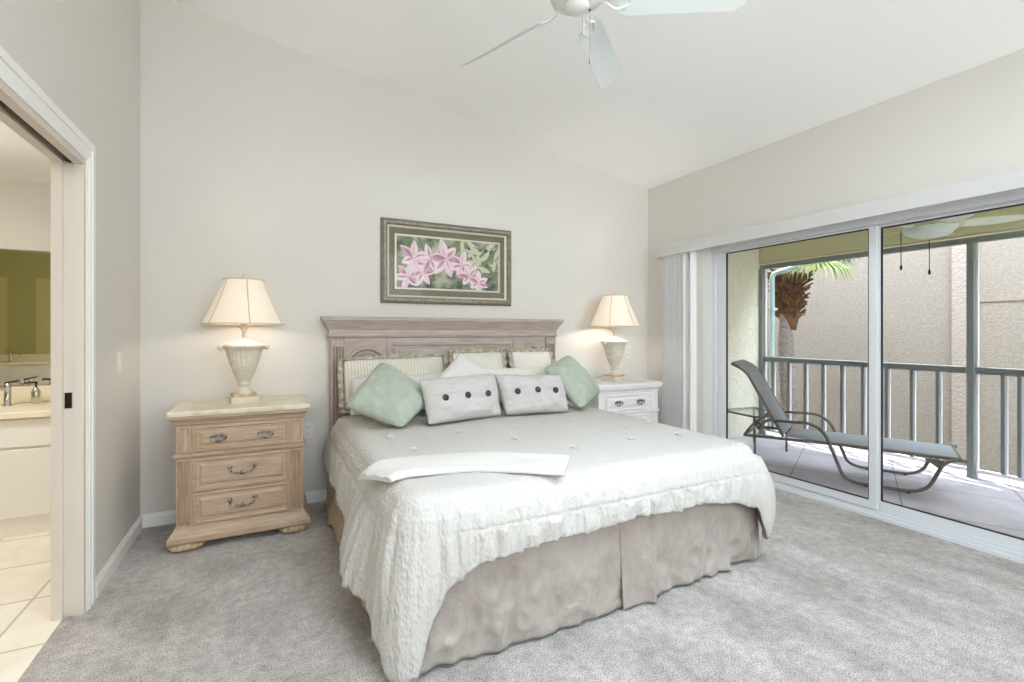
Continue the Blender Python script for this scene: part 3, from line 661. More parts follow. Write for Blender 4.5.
b = MB(); b.lathe([(0.05, -0.005), (0.052, -0.018), (0.045, -0.03), (0.022, -0.036), (0.005, -0.038)], 24); b.build('switch_housing', M_FAN, t)
for (dx, dy, l) in ((0.045, -0.03, 0.19), ):
    b = MB(); b.tube([(dx, dy, -0.03), (dx, dy, -0.045-l)], 0.0024, 6); b.lathe([(0.002, 0), (0.005, -0.01), (0.005, -0.025), (0.002, -0.03)], 8, (dx, dy, -0.045-l)); b.build('pull_chain', M_CHAIN, t)
    b = MB(); b.lathe([(0.002, 0.006), (0.006, 0), (0.002, -0.006)], 8, (dx, dy, -0.036)); b.build('chain_bead', M_BLACK, t)
LF = Vector((4.62, 1.86, 2.10))
t = make_fan('ceiling_fan', 'pale leaf bladed ceiling fan with frosted bowl on the lanai', LF, 2.5, [math.radians(a) for a in (-62, 10, 82, 154, 226)], 0.15, 0.56, 0.10, 0.15, math.radians(12), M_LFAN, M_LFAN, True)
b = MB(); b.lathe([(0.05, -0.008), (0.06, -0.012), (0.14, -0.016), (0.15, -0.022)], 28); b.build('light_collar', M_GOLD, t)
b = MB(); b.lathe([(0.172, -0.012), (0.168, -0.03), (0.135, -0.062), (0.075, -0.085), (0.012, -0.093), (0.006, -0.105)], 28); b.build('light_bowl', M_BOWL, t)
for (dx, dy, z0, l) in ((-0.155, 0.12, -0.03, 0.27), (0.0, 0.0, -0.10, 0.24)):
    b = MB(); b.tube([(dx, dy, z0), (dx, dy, z0-l)], 0.003, 6); b.lathe([(0.003, 0), (0.009, -0.008), (0.009, -0.035), (0.003, -0.04)], 8, (dx, dy, z0-l)); b.build('pull_chain', M_BLACK, t)

# ------------------------------------------------------------------ nightstand
def make_nightstand(label, loc):
    t = thing('nightstand', label, 'nightstand', loc, 0, 'bedside nightstands')       # local: origin at floor, front -Y, depth -0.26..0.26
    x0, x1, yf, yb = -0.338, 0.338, -0.235, 0.255
    b = MB(); b.box(x0, x1, yf, yb, 0.10, 0.74); b.build('body', M_WOODV, t)
    b = MB(); b.loft(x0, x1, yf, yb, [(0.036, 0.048), (0.040, 0.056), (0.040, 0.082), (0.034, 0.09), (0.022, 0.105), (0.010, 0.122), (0.006, 0.136), (0.0, 0.138)], back=False); b.build('plinth', M_WOOD, t)
    b = MB(); b.loft(x0, x1, yf, yb, [(0.0, 0.722), (0.006, 0.73), (0.008, 0.742), (0.02, 0.758), (0.03, 0.766), (0.03, 0.78)], back=False); b.build('cornice', M_WOOD, t)
    b = MB(); b.loft(x0, x1, yf, yb, [(0.030, 0.78), (0.037, 0.784), (0.038, 0.802), (0.034, 0.811)], back=False); b.build('marble_top', M_MARBLE, t)
    b = MB(); b.loft(x0, x1, yf, yb, [(0.0, 0.533), (0.012, 0.538), (0.016, 0.55), (0.016, 0.558), (0.0, 0.566)], back=False); b.build('waist_moulding', M_WOOD, t)
    b = MB()
    for k in range(26):
        xx = -0.25+k*0.02
        b.lathe([(0.002, -0.008), (0.0075, -0.004), (0.0085, 0), (0.0075, 0.004), (0.002, 0.008)], 8, (xx, yf-0.014, 0.549))
    b.build('beading', M_WOOD, t)
    for s in (-1, 1):       # fluted pilasters and upper blocks
        cx = s*0.298
        b = MB(); fl = 4; w = 0.076; y0 = yf-0.010
        pts = [(cx-w/2, yf+.002)]
        for k in range(fl):
            a0 = cx-w/2+0.006+k*(w-0.012)/fl; wd = (w-0.012)/fl
            for j in range(7):
                q = j/6; pts.append((a0+wd*(0.12+0.76*q), y0 + 0.012*math.sin(PI*q)))
        pts.append((cx+w/2, yf+.002)); pts = [pts[0], (cx-w/2, y0)] + pts[1:-1] + [(cx+w/2, y0), pts[-1]]
        b.prism([(x, y, 0.15) for x, y in pts], (0, 0, 0.37)); b.box(cx-w/2, cx+w/2, y0-.002, yf+.002, 0.138, 0.15); b.box(cx-w/2, cx+w/2, y0-.002, yf+.002, 0.52, 0.533); b.build('pilaster', M_WOODV, t)
        b = MB(); b.panel(cx-0.038, cx+0.038, 0.568, 0.722, yf, [(0, yf-0.008), (0.013, yf-0.008), (0.018, yf-0.001), (0.024, yf-0.001)]); b.build('corner_block', M_WOODV, t)
        for yy in (yf-0.004, yb-0.1):
            b = MB(); N = 20
            def foot(u, v, s=s, yy=yy):
                a = u*2*PI; ph = v*PI; r = math.sin(ph)**0.7; rib = 1+0.10*math.cos(a*13)*min(1, r)
                return (s*0.288+0.088*r*rib*math.cos(a), yy+0.02+0.065*r*rib*math.sin(a), 0.026-0.026*math.cos(ph)*(1 if v > .5 else 1))
            b.grid(foot, 84, 8); b.build('bun_foot', M_FOOT, t, merge=0.0004)
    prof = lambda yo: [(0, yo), (0.012, yo-0.002), (0.02, yo+0.006), (0.034, yo+0.006), (0.044, yo), (0.05, yo-0.001)]
    for z0, z1, kind in ((0.57, 0.718, 'oval'), (0.336, 0.528, 'bail'), (0.142, 0.328, 'bail')):
        b = MB(); b.panel(-0.257, 0.257, z0, z1, yf, prof(yf-0.012)); d = b.build('drawer', M_WOOD, t)
        zc = (z0+z1)/2; y = yf-0.013
        for hx in ((-0.125, 0.125) if kind == 'oval' else (0.0,)):
            b = MB()
            if kind == 'oval':
                ring = [(hx+0.040*math.cos(a), y-0.010-0.004*math.sin(a*2), zc-0.004+0.020*math.sin(a)*(1.0 if math.sin(a) < 0 else 0.8)) for a in [2*PI*k/20 for k in range(20)]]
                b.tube(ring, [0.003+0.0015*abs(math.cos(PI*k/10)) for k in range(20)], 8, closed=True)
                plate = [(hx+(0.036+0.004*math.cos(6*a))*math.cos(a), y-.001, zc+0.006+(0.014+.003*math.cos(6*a))*math.sin(a)) for a in [2*PI*k/36 for k in range(36)]]
                b.prism(plate, (0, 0.004, 0))
                for q in (-1, 1): b.lathe([(0.001, -0.007), (0.008, -0.002), (0.008, 0.003), (0.001, 0.007)], 10, (hx+q*0.038, y-0.006, zc+0.004))
                b.lathe([(0.002, -0.01), (0.012, -0.004), (0.012, 0.002), (0.003, 0.01)], 10, (hx, y-0.012, zc-0.02))
            else:
                zc2 = zc+0.012
                for q in (-1, 1):
                    b.lathe([(0.001, -0.011), (0.012, -0.004), (0.012, 0.005), (0.001, 0.012)], 10, (hx+q*0.066, y-0.004, zc2+0.014))
                    b.tube(arc_pts([(hx+q*0.066, y, zc2+0.014), (hx+q*0.066, y-0.02, zc2+0.010), (hx+q*0.058, y-0.022, zc2-0.012), (hx+q*0.03, y-0.022, zc2-0.02), (hx, y-0.022, zc2-0.018)], 0.012, 4), 0.0048, 8)
                    b.lathe([(0.002, -0.008), (0.007, 0), (0.002, 0.008)], 8, (hx+q*0.04, y-0.022, zc2-0.017))
                b.lathe([(0.002, -0.014), (0.012, -0.005), (0.013, 0.004), (0.003, 0.012)], 10, (hx, y-0.022, zc2-0.018))
            b.build('handle', M_PEWTER, d)
    return t
ns = make_nightstand('pickled oak nightstand with three drawers left of the bed', (-0.142, 3.575, 0))
dup(ns, (2.87, 3.575, 0), 'pickled oak nightstand painted pale for daylight glare right of the bed near the blind', swap={M_WOOD: M_LITWOOD, M_WOODV: M_LITWOODV, M_MARBLE: M_LITWOOD, M_FOOT: M_LITWOOD})

# ------------------------------------------------------------------ table lamps
def make_lamp(label, loc, power):
    t = thing('table_lamp', label, 'lamp', loc, math.radians(10), 'bedside table lamps')
    b = MB(); b.box(-0.082, 0.082, -0.082, 0.082, 0, 0.045, 0, 0.004); b.build('plinth', M_URN, t)
    b = MB(); b.box(-0.072, 0.072, -0.072, 0.072, 0.045, 0.062, 0, 0.006); b.build('plinth_cap', M_GOLD, t)
    prof = [(0.055, 0.062), (0.052, 0.072), (0.034, 0.09), (0.026, 0.105), (0.034, 0.115), (0.036, 0.122), (0.03, 0.13), (0.036, 0.142), (0.055, 0.18), (0.073, 0.23), (0.088, 0.28), (0.098, 0.32), (0.106, 0.345), (0.122, 0.358), (0.128, 0.366), (0.12, 0.376), (0.095, 0.386), (0.05, 0.402), (0.022, 0.414), (0.018, 0.42)]
    b = MB(); b.lathe(prof, 96, flute=(24, 0.03, 7, 12)); b.build('urn', M_URN, t)
    for s in (-1, 1):
        b = MB(); b.lathe([(0.002, -0.018), (0.014, -0.012), (0.018, 0), (0.014, 0.012), (0.002, 0.018)], 14, (s*0.132, 0, 0.357)); b.build('scroll_handle', M_URN, t)
    b = MB(); b.lathe([(0.012, 0.415), (0.012, 0.47), (0.019, 0.475), (0.019, 0.52)], 14); b.build('socket', M_URN, t)
    b = MB(); b.lathe([(0.008, 0.52), (0.024, 0.55), (0.03, 0.575), (0.024, 0.60), (0.005, 0.613)], 16); b.build('bulb', M_BULB, t)
    b = MB()
    for s in (-1, 1): b.tube(arc_pts([(s*0.018, 0, 0.48), (s*0.06, 0, 0.53), (s*0.06, 0, 0.72), (0, 0, 0.80)], 0.05), 0.0022, 6)
    b.build('harp', M_GOLD, t)
    # flared shade with six ribs
    S = 72; sp = []
    for i in range(11):
        f = i/10; sp.append((0.117+(0.236-0.117)*(f**1.18), 0.797-(0.797-0.512)*f))
    b = MB(); b.lathe(sp, S, caps=False)
    b.lathe([(r-0.0015, z) for r, z in reversed(sp)], S, caps=False); sh = b.build('shade', M_SHADE, t, recalc=False)
    b = MB()
    for k in range(6):
        a = PI/6+k*PI/3; b.tube([((r+0.0015)*math.cos(a), (r+0.0015)*math.sin(a), z) for r, z in sp], 0.003, 6)
    for (r, z) in (sp[0], sp[-1]): b.tube([((r)*math.cos(2*PI*k/48), (r)*math.sin(2*PI*k/48), z) for k in range(48)], 0.0038, 6, closed=True)
    b.build('rib', M_SHADER, sh)
    b = MB(); b.lathe([(0.004, 0.795), (0.012, 0.80), (0.012, 0.806), (0.004, 0.812), (0.009, 0.82), (0.009, 0.828), (0.002, 0.84)], 12); b.build('finial', M_URN, t)
    ld = bpy.data.lights.new('lamp_light', 'POINT'); ld.energy = power; ld.color = (1.0, 0.92, 0.81); ld.shadow_soft_size = 0.034
    lo = bpy.data.objects.new('lamp_light', ld); C.objects.link(lo); lo.location = (0, 0, 0.58); lo.parent = t
    return t
make_lamp('lit cream urn lamp on the oak nightstand left of the bed', (-0.145, 3.57, 0.811), 11.0)
make_lamp('lit cream urn lamp on the matching nightstand right of the bed', (2.885, 3.56, 0.811), 20.0)

# ------------------------------------------------------------------ framed picture
t = thing('framed_picture', 'framed print of pink lilies hung on the wall above the headboard', 'picture', (1.365, WB, 1.84))
HW, HH = 0.577, 0.338
def frame_ring(b, o0, o1, y0, y1, mi=0):     # mitred ring between insets o0 and o1, front depth y0 at the outer edge, y1 at the inner
    a = [(-HW+o0, -HH+o0), (HW-o0, -HH+o0), (HW-o0, HH-o0), (-HW+o0, HH-o0)]; c = [(-HW+o1, -HH+o1), (HW-o1, -HH+o1), (HW-o1, HH-o1), (-HW+o1, HH-o1)]
    vs = [(x, y0, z) for x, z in a]+[(x, y1, z) for x, z in c]+[(x, 0, z) for x, z in a]+[(x, 0, z) for x, z in c]
    fs = []
    for k in range(4):
        k2 = (k+1) % 4; fs += [(k, k2, 4+k2, 4+k), (8+k, 8+k2, k2, k), (4+k, 4+k2, 12+k2, 12+k), (8+k, 12+k, 12+k2, 8+k2)]
    b.add(vs, fs, mi)
b = MB(); frame_ring(b, 0.0, 0.02, -0.022, -0.034); frame_ring(b, 0.02, 0.04, -0.036, -0.036); frame_ring(b, 0.04, 0.05, -0.03, -0.022); b.build('frame', M_FRAME, t)
b = MB(); frame_ring(b, 0.05, 0.066, -0.024, -0.016); b.build('frame_lip', M_FRAMEL, t)
b = MB(); b.box(-HW+0.06, HW-0.06, -0.010, -0.004, -HH+0.06, HH-0.06); b.build('mat_board', M_MATB, t)
b = MB(); PW, PH = 0.452, 0.208
for o0, o1 in ((0, 0.012),):
    for bx in ((-PW-.014, PW+.014, PH, PH+.014), (-PW-.014, PW+.014, -PH-.014, -PH), (-PW-.014, -PW, -PH, PH), (PW, PW+.014, -PH, PH)): b.box(bx[0], bx[1], -0.0135, -0.010, bx[2], bx[3])
b.build('fillet', M_FRAMEL, t)
M_ART = mat('print_foliage', rgb(76, 88, 82), 0.8, col2=rgb(176, 178, 152), nscale=7, nstretch=(1, 1, 1.6), detail=8, lo=0.38, hi=0.62)
M_PET = [mat('print_pink', rgb(202, 160, 174), 0.8), mat('print_pale_pink', rgb(226, 200, 208), 0.8), mat('print_deep_pink', rgb(184, 128, 148), 0.8), mat('print_blush', rgb(236, 216, 222), 0.8),
         mat('print_leaf', rgb(120, 132, 96), 0.8), mat('print_dark_leaf', rgb(64, 74, 66), 0.8), mat('print_coral', rgb(212, 142, 138), 0.8), mat('print_pale_green', rgb(196, 200, 170), 0.8), mat('print_straw', rgb(206, 200, 176), 0.8)]
b = MB(); b.box(-PW, PW, -0.0125, -0.010, -PH, PH, 0)
lay = [0]
def flat(poly, mi):
    lay[0] += 1; y = -0.01255-0.000012*lay[0]
    pc = [(min(PW-.001, max(-PW+.001, x)), y, min(PH-.001, max(-PH+.001, z))) for x, z in poly]
    b.add(pc, [tuple(range(len(pc)))], mi)
rnd = random.Random(5)
def leaf(x, z, a, l, w, mi):
    n = 7; P = []
    for i in range(n+1):
        f = i/n; hw = w*math.sin(PI*min(1, f*0.92+0.06))**0.9; P.append((f, hw))
    pts = [(x+l*f*math.cos(a)-hw*math.sin(a), z+l*f*math.sin(a)+hw*math.cos(a)) for f, hw in P]+[(x+l*f*math.cos(a)+hw*math.sin(a), z+l*f*math.sin(a)-hw*math.cos(a)) for f, hw in reversed(P)]
    flat(pts, mi)
for i in range(26): leaf(rnd.uniform(-.45, .3), rnd.uniform(-.2, .15), rnd.uniform(0.5, 2.8), rnd.uniform(.12, .28), rnd.uniform(.008, .02), rnd.choice([5, 5, 6-1, 5, 6-2+1]))
for i in range(16): leaf(rnd.uniform(-.3, .42), rnd.uniform(-.2, .05), rnd.uniform(0.2, 1.2), rnd.uniform(.12, .26), rnd.uniform(.008, .018), 5 if i % 2 else 4+1)
def lily(x, z, R, a0, op=6):
    order = list(range(op)); rnd.shuffle(order)
    for k in order:
        a = a0+k*2*PI/op+rnd.uniform(-.15, .15); l = R*rnd.uniform(.8, 1.1); wd = R*0.24
        leaf(x, z, a, l, wd, 2+2*(k % 2)); leaf(x+R*.03*math.cos(a+1), z+R*.03*math.sin(a+1), a+.04, l*.92, wd*.7, (4, 2, 1)[k % 3]); leaf(x, z, a-.06, l*.75, wd*.38, (1, 4, 3)[k % 3]); leaf(x, z, a+.02, l*.6, wd*.1, 3)
    leaf(x, z, a0, R*.22, R*.05, 9)
for i in range(30): leaf(rnd.uniform(.05, .44), rnd.uniform(-.08, .2), rnd.uniform(0, 3.1), rnd.uniform(.05, .14), rnd.uniform(.01, .025), rnd.choice([8, 8, 9]))
lily(-.36, -.12, .12, 0.2); lily(-.24, -.08, .11, 1.2); lily(-.31, .04, .135, 0.5); lily(-.17, .03, .13, 2.0); lily(-.04, .05, .165, 0.9); lily(.10, .0, .13, 0.2); lily(.17, -.09, .11, 1.0); lily(.26, -.14, .11, 0.5)
for i, v in enumerate(b.m): pass
b.build('print', [M_ART]+M_PET, t, recalc=False)
b = MB(); b.box(-HW+0.06, HW-0.06, -0.0165, -0.0155, -HH+0.06, HH-0.06); b.build('glass_pane', M_PGLASS, t)

# ------------------------------------------------------------------ plates
def plate(name, label, cat, loc, rot, kind):
    t = thing(name, label, cat, loc, rot, 'wall outlets' if kind == 'outlet' else None)
    b = MB(); b.box(-0.036, 0.036, -0.006, 0, -0.058, 0.058, 0, 0.002); b.build('cover_plate', M_PLATE, t)
    b = MB()
    if kind == 'outlet':
        for z in (-0.024, 0.024):
            b.box(-0.017, 0.017, -0.008, -0.005, z-0.014, z+0.014, 0, 0.001)
            for x in (-0.007, 0.007): b.box(x-0.0015, x+0.0015, -0.0085, -0.0075, z-0.006, z+0.006, 1)
        b.build('socket', [M_PLATE, M_SLOT], t)
    else:
        b.box(-0.016, 0.016, -0.009, -0.005, -0.033, 0.033, 0, 0.001); b.build('rocker', M_PLATE, t)
plate('wall_outlet', 'white wall outlet between the oak nightstand and the bed', 'outlet', (0.258, WB, 0.54), 0, 'outlet')
plate('light_switch', 'white light switch on the left wall by the bathroom doorway', 'switch', (WL, 3.36, 1.10), PI/2, 'switch')
plate('wall_outlet', 'white wall outlet behind the right bedside lamp', 'outlet', (3.30, WB, 1.06), 0, 'outlet')

# ------------------------------------------------------------------ bed
bed = thing('bed', 'king bed with greyed oak headboard and taupe skirt against the back wall', 'bed', (1.40, 2.78, 0))
BO = Vector((1.40, 2.78, 0))
def bl(x, y, z): return (x-BO.x, y-BO.y, z)
HBY = 3.775                                          # headboard front plane
hx0, hx1 = 0.405-BO.x, 2.365-BO.x; hy = HBY-BO.y; hyb = 3.845-BO.y
b = MB(); b.box(hx0, hx1, hy, hyb, 0.0, 1.25); hb = b.build('headboard', M_HEAD, bed)
b = MB(); b.loft(hx0, hx1, hy, hyb, [(0.0, 1.222), (0.014, 1.23), (0.018, 1.242), (0.01, 1.25), (0.01, 1.288), (0.018, 1.294), (0.022, 1.304), (0.036, 1.33), (0.048, 1.345), (0.05, 1.352), (0.060, 1.358), (0.062, 1.38), (0.058, 1.386)], back=False); b.build('crown_moulding', M_HEAD, hb)
for s in (-1, 1):
    cx = (hx0+0.055) if s < 0 else (hx1-0.055)
    b = MB(); w = 0.1; y0 = hy-0.02; pts = [(cx-w/2, hy+.002), (cx-w/2, y0)]
    for k in range(4):
        a0 = cx-w/2+0.008+k*(w-0.016)/4; wd = (w-.016)/4
        for j in range(7): q = j/6; pts.append((a0+wd*(.1+.8*q), y0+0.018*math.sin(PI*q)))
    pts += [(cx+w/2, y0), (cx+w/2, hy+.002)]
    b.prism([(x, y, 0.3) for x, y in pts], (0, 0, 0.86)); b.box(cx-w/2-.004, cx+w/2+.004, y0-.006, hy+.002, 1.16, 1.172); b.panel(cx-w/2, cx+w/2, 1.172, 1.222, hy, [(0, y0-.002), (.008, y0-.002), (.012, y0+.004)]); b.box(cx-w/2, cx+w/2, y0-.002, hy+.002, 0.0, 0.3)
    b.build('pilaster', M_HEADV, hb)
    # arched side panel
    ac = (0.67 if s < 0 else 2.10)-BO.x; R = 0.145; zc = 1.0
    b = MB()
    for (r, rr, yo) in ((R, 0.017, 0.004), (R-0.034, 0.009, 0.002)):
        b.tube([(ac-r, hy-yo, 0.6)]+[(ac-r*math.cos(PI*k/24), hy-yo, zc+r*math.sin(PI*k/24)) for k in range(25)]+[(ac+r, hy-yo, 0.6)], rr, 8)
    b.build('arch_moulding', M_HEAD, hb)
    b = MB(); xs_ = (0.828 if s < 0 else 1.94)-BO.x
    b.box(xs_-0.008, xs_+0.008, hy-0.012, hy+.002, 0.6, 1.215); b.build('stile', M_HEADV, hb)
b = MB(); b.panel(0.86-BO.x, 1.915-BO.x, 0.62, 1.18, hy, [(0.0, hy-0.006), (0.012, hy-0.014), (0.024, hy-0.006), (0.05, hy-0.004), (0.065, hy-0.012), (0.08, hy-0.013)]); b.build('centre_panel', M_HEAD, hb)
b = MB(); b.box(*[c for c in (0.47-BO.x, 2.37-BO.x)], 1.80-BO.y, hy-0.03, 0.18, 0.38, 0, 0.02); b.build('box_spring', M_CREAMF, bed)
b = MB(); b.box(0.47-BO.x, 2.37-BO.x, 1.79-BO.y, hy-0.03, 0.38, 0.615, 0, 0.05); b.build('mattress', M_WHITEF, bed)
b = MB()
for x in (0.55, 2.29):
    for y in (1.9, 3.6): b.box(x-0.025-BO.x, x+0.025-BO.x, y-0.025-BO.y, y+.025-BO.y, 0, 0.18)
b.build('leg', M_DARKHOLE, bed)
# bed skirt: panels of wrinkled satin
def skirt(p0, p1, nrm, flare, zt, zb, name, m, amp=0.012, seed=0.0, edge=0.0, nu=150, nv=40, bow=0.0, fade=0.0):
    p0 = Vector((*p0, 0)); p1 = Vector((*p1, 0)); n = Vector((*nrm, 0)); L = (p1-p0).length
    def fn(u, v):
        s = u*L
        wv = noise.noise(Vector((s*7+seed, v*1.2, seed)))*1.0 + noise.noise(Vector((s*16+seed+v*2.0, v*3.5+s*3, 2+seed)))*0.6 + (0.25-abs(noise.noise(Vector((s*9-v*2.5, v*4+s*5, 7+seed)))))*0.9
        q = min(1, v*2.2)
        off = flare*v + amp*wv*(0.35+0.9*v)*q + edge*max(0, (u-0.75)/0.25)**1.5*v + bow*math.sin(PI*u)*v
        z = zt+(zb-zt)*v + (0.006*noise.noise(Vector((s*5, seed, 4))) if v > .95 else 0)
        off -= fade*flare*v*u**3
        return p0.lerp(p1, u) + n*off + Vector((0, 0, z)) - BO
    b = MB(); b.grid(fn, nu, nv); o = b.build(name, m, bed); md = o.modifiers.new('thick', 'SOLIDIFY'); md.thickness = 0.003; return o
skirt((0.455, 1.755), (1.46, 1.735), (0, -1), 0.02, 0.50, 0.016, 'skirt_panel', M_SKIRT, 0.024, 1.0, bow=0.02)
skirt((1.43, 1.735), (1.60, 1.735), (0, -1), 0.035, 0.50, 0.012, 'skirt_pleat', M_SKIRT, 0.006, 3.0, edge=0.03, nu=30)
skirt((1.56, 1.752), (2.40, 1.765), (0, -1), 0.015, 0.50, 0.018, 'skirt_panel', M_SKIRT, 0.026, 5.0, bow=0.012)
skirt((2.36, 1.775), (2.44, 1.785), (0.3, -1), 0.03, 0.50, 0.02, 'skirt_pleat', M_SKIRT, 0.006, 8.0, nu=20)
skirt((0.455, 3.72), (0.455, 1.76), (-1, 0), 0.095, 0.50, 0.016, 'skirt_panel', M_SKIRTW, 0.024, 9.0, nu=140, fade=0.85)
skirt((2.40, 1.77), (2.40, 3.72), (1, 0), 0.03, 0.50, 0.016, 'skirt_panel', M_SKIRTW, 0.02, 12.0, nu=140)

# ------------------------------------------------------------------ comforter
ZT = 0.655
def comforter():
    x0, x1, y0, y1, R = 0.425, 2.415, 1.715, 3.66, 0.11
    path = []                                       # (x, y, nx, ny)
    N1, NA, N2 = 210, 46, 250
    for i in range(N1): y = y1+(y0+R-y1)*i/N1; path.append((x0, y, -1, 0))
    for i in range(NA): a = PI+PI/2*i/NA; path.append((x0+R+R*math.cos(a), y0+R+R*math.sin(a), math.cos(a), math.sin(a)))
    for i in range(N2): x = x0+R+(x1-x0-2*R)*i/N2; path.append((x, y0, 0, -1))
    for i in range(NA): a = 1.5*PI+PI/2*i/NA; path.append((x1-R+R*math.cos(a), y0+R+R*math.sin(a), math.cos(a), math.sin(a)))
    for i in range(N1+1): y = y0+R+(y1-y0-R)*i/N1; path.append((x1, y, 1, 0))
    def interp(tab, x):
        for (a, va), (c, vc) in zip(tab, tab[1:]):
            if a <= x <= c: f = (x-a)/(c-a); f = f*f*(3-2*f); return va+(vc-va)*f
        return tab[0][1] if x < tab[0][0] else tab[-1][1]
    left = [(1.8, 0.10), (1.95, 0.165), (2.15, 0.195), (2.4, 0.285), (2.6, 0.33), (3.0, 0.34), (3.3, 0.33), (3.7, 0.36)]
    foot = [(0.53, 0.22), (0.60, 0.335), (0.75, 0.385), (1.08, 0.408), (1.45, 0.422), (1.9, 0.415), (2.15, 0.39), (2.30, 0.34)]
    right = [(1.8, 0.20), (2.0, 0.24), (2.4, 0.32), (3.7, 0.34)]
    vs = []; rings = 0
    NI, NC, ND = 26, 7, 30
    cols = []
    s_acc = 0; prev = None
    for (x, y, nx_, ny_) in path:
        if prev: s_acc += math.hypot(x-prev[0], y-prev[1])
        prev = (x, y)
        ang = math.atan2(ny_, nx_)
        if nx_ == -1: hem = interp(left, y); fl = 0.075+0.05*interp([(1.8, -0.2), (1.97, 0.2), (2.15, 1.35), (2.6, 0.2), (3.7, 0.0)], y); kind = 0
        elif ny_ == -1: hem = interp(foot, x); fl = 0.035; kind = 1
        elif nx_ == 1: hem = interp(right, y); fl = 0.09; kind = 2
        elif nx_ < 0:
            q = (ang % (2*PI) - PI)/(PI/2); hem = interp([(0, 0.10), (0.45, 0.025), (0.72, 0.03), (1, 0.22)], q); fl = interp([(0, 0.065), (0.35, 0.07), (1, 0.035)], q); kind = 3
        else:
            q = (ang % (2*PI) - 1.5*PI)/(PI/2); hem = interp([(0, 0.34), (0.35, 0.16), (0.6, 0.12), (1, 0.20)], q); fl = interp([(0, 0.035), (0.5, 0.07), (1, 0.09)], q); kind = 4
        hem += 0.009*noise.noise(Vector((s_acc*4.5, 2.2, 1)))+0.004*noise.noise(Vector((s_acc*14, 5.2, 1)))
        col = []
        cx, cy = 1.42, min(max(y, y0+0.95), y1)
        r = 0.075
        ex, ey = x-nx_*r, y-ny_*r                   # start of the rounding
        for i in range(NI):
            f = i/NI; f = f**0.8
            px_, py_ = cx+(ex-cx)*f, cy+(ey-cy)*f
            dome = 0.010*(1-f**3)
            z = ZT + dome + 0.007*noise.noise(Vector((px_*3.2, py_*3.2, 1))) + 0.004*noise.noise(Vector((px_*9, py_*9, 4))) + 0.0022*noise.noise(Vector((px_*26, py_*26, 7))) + 0.006*max(0, 1-(py_-y0)/0.5)*noise.noise(Vector((px_*26, py_*5, 11)))
            col.append((px_, py_, z))
        ze = ZT + 0.007*noise.noise(Vector((ex*3.2, ey*3.2, 1))) + 0.004*noise.noise(Vector((ex*9, ey*9, 4)))
        for i in range(NC):
            a = PI/2*i/NC; o = r*math.sin(a); zz = ze-(r-r*math.cos(a))
            rp = 0.012*noise.noise(Vector((s_acc*22, i*0.12, 3)))*i/NC
            col.append((ex+nx_*(o+rp), ey+ny_*(o+rp), zz))
        zs = ze-r
        for i in range(ND+1):
            f = i/ND; z = zs+(hem-zs)*f; dz = ZT-z
            wave = 0.0
            if kind in (0, 2, 3, 4): wave = (0.022*noise.noise(Vector((s_acc*3.3, 0.3*f, 5)))+0.008*noise.noise(Vector((s_acc*10, f, 8))))*f
            seam = 0.14
            rip = noise.noise(Vector((s_acc*24, f*0.9, 3)))*0.6+noise.noise(Vector((s_acc*55, f*1.6, 9)))*0.3
            below = max(0.0, min(1.0, (dz-seam)/0.02))
            wave += rip*(0.020+0.030*below*(1-0.3*f))*(1.0 if kind == 1 else 0.6)
            wave -= 0.006*math.exp(-((dz-seam)/0.006)**2)
            pf = 0.026 + (0.055 if kind == 4 else 0.0)*math.sin(PI*min(1, max(0, (ang % (2*PI) - 1.5*PI)/(PI/2)))) + (0.04 if kind == 2 else 0)*0
            puff = pf*math.sin(PI*min(1, dz/ max(0.2, ZT-hem)))**0.8
            o = fl*f**1.2 + puff + wave
            # keep clear of the skirt
            col.append((x+nx_*o, y+ny_*o, z))
        cols.append(col)
    n = len(cols); k = len(cols[0])
    b = MB(); vv = [p for c in cols for p in c]
    fs = [(i*k+j, (i+1)*k+j, (i+1)*k+j+1, i*k+j+1) for i in range(n-1) for j in range(k-1)]
    b.add(vv, fs, 0, True)
    o = b.build('comforter', M_COMF, loc=(1.42, 2.7, ZT-0.02), recalc=True, merge=0.0002)
    md = o.modifiers.new('thick', 'SOLIDIFY'); md.thickness = 0.010; md.offset = -1
    return o
o = comforter(); tag(o, 'white puckered comforter spread over the bed and hanging at its foot', 'comforter')
for i, (tx, ty) in enumerate([(0.62, 2.75), (1.02, 2.72), (1.42, 2.74), (1.82, 2.72), (2.18, 2.75), (0.66, 2.42), (1.24, 2.4), (1.62, 2.42), (2.02, 2.4), (2.25, 2.42), (1.42, 2.08), (1.82, 2.1), (2.16, 2.08)]):
    b = MB()
    for a in (0.3, 1.7, 2.8, 4.2, 5.3):
        b.tube([(0, 0, 0.002), (0.012*math.cos(a), 0.012*math.sin(a), 0.008), (0.026*math.cos(a), 0.026*math.sin(a), 0.001)], [0.004, 0.005, 0.002], 6)
    tu = b.build('tuft', M_WHITEF, o); tu.location = (tx-1.42, ty-2.7, 0.031)
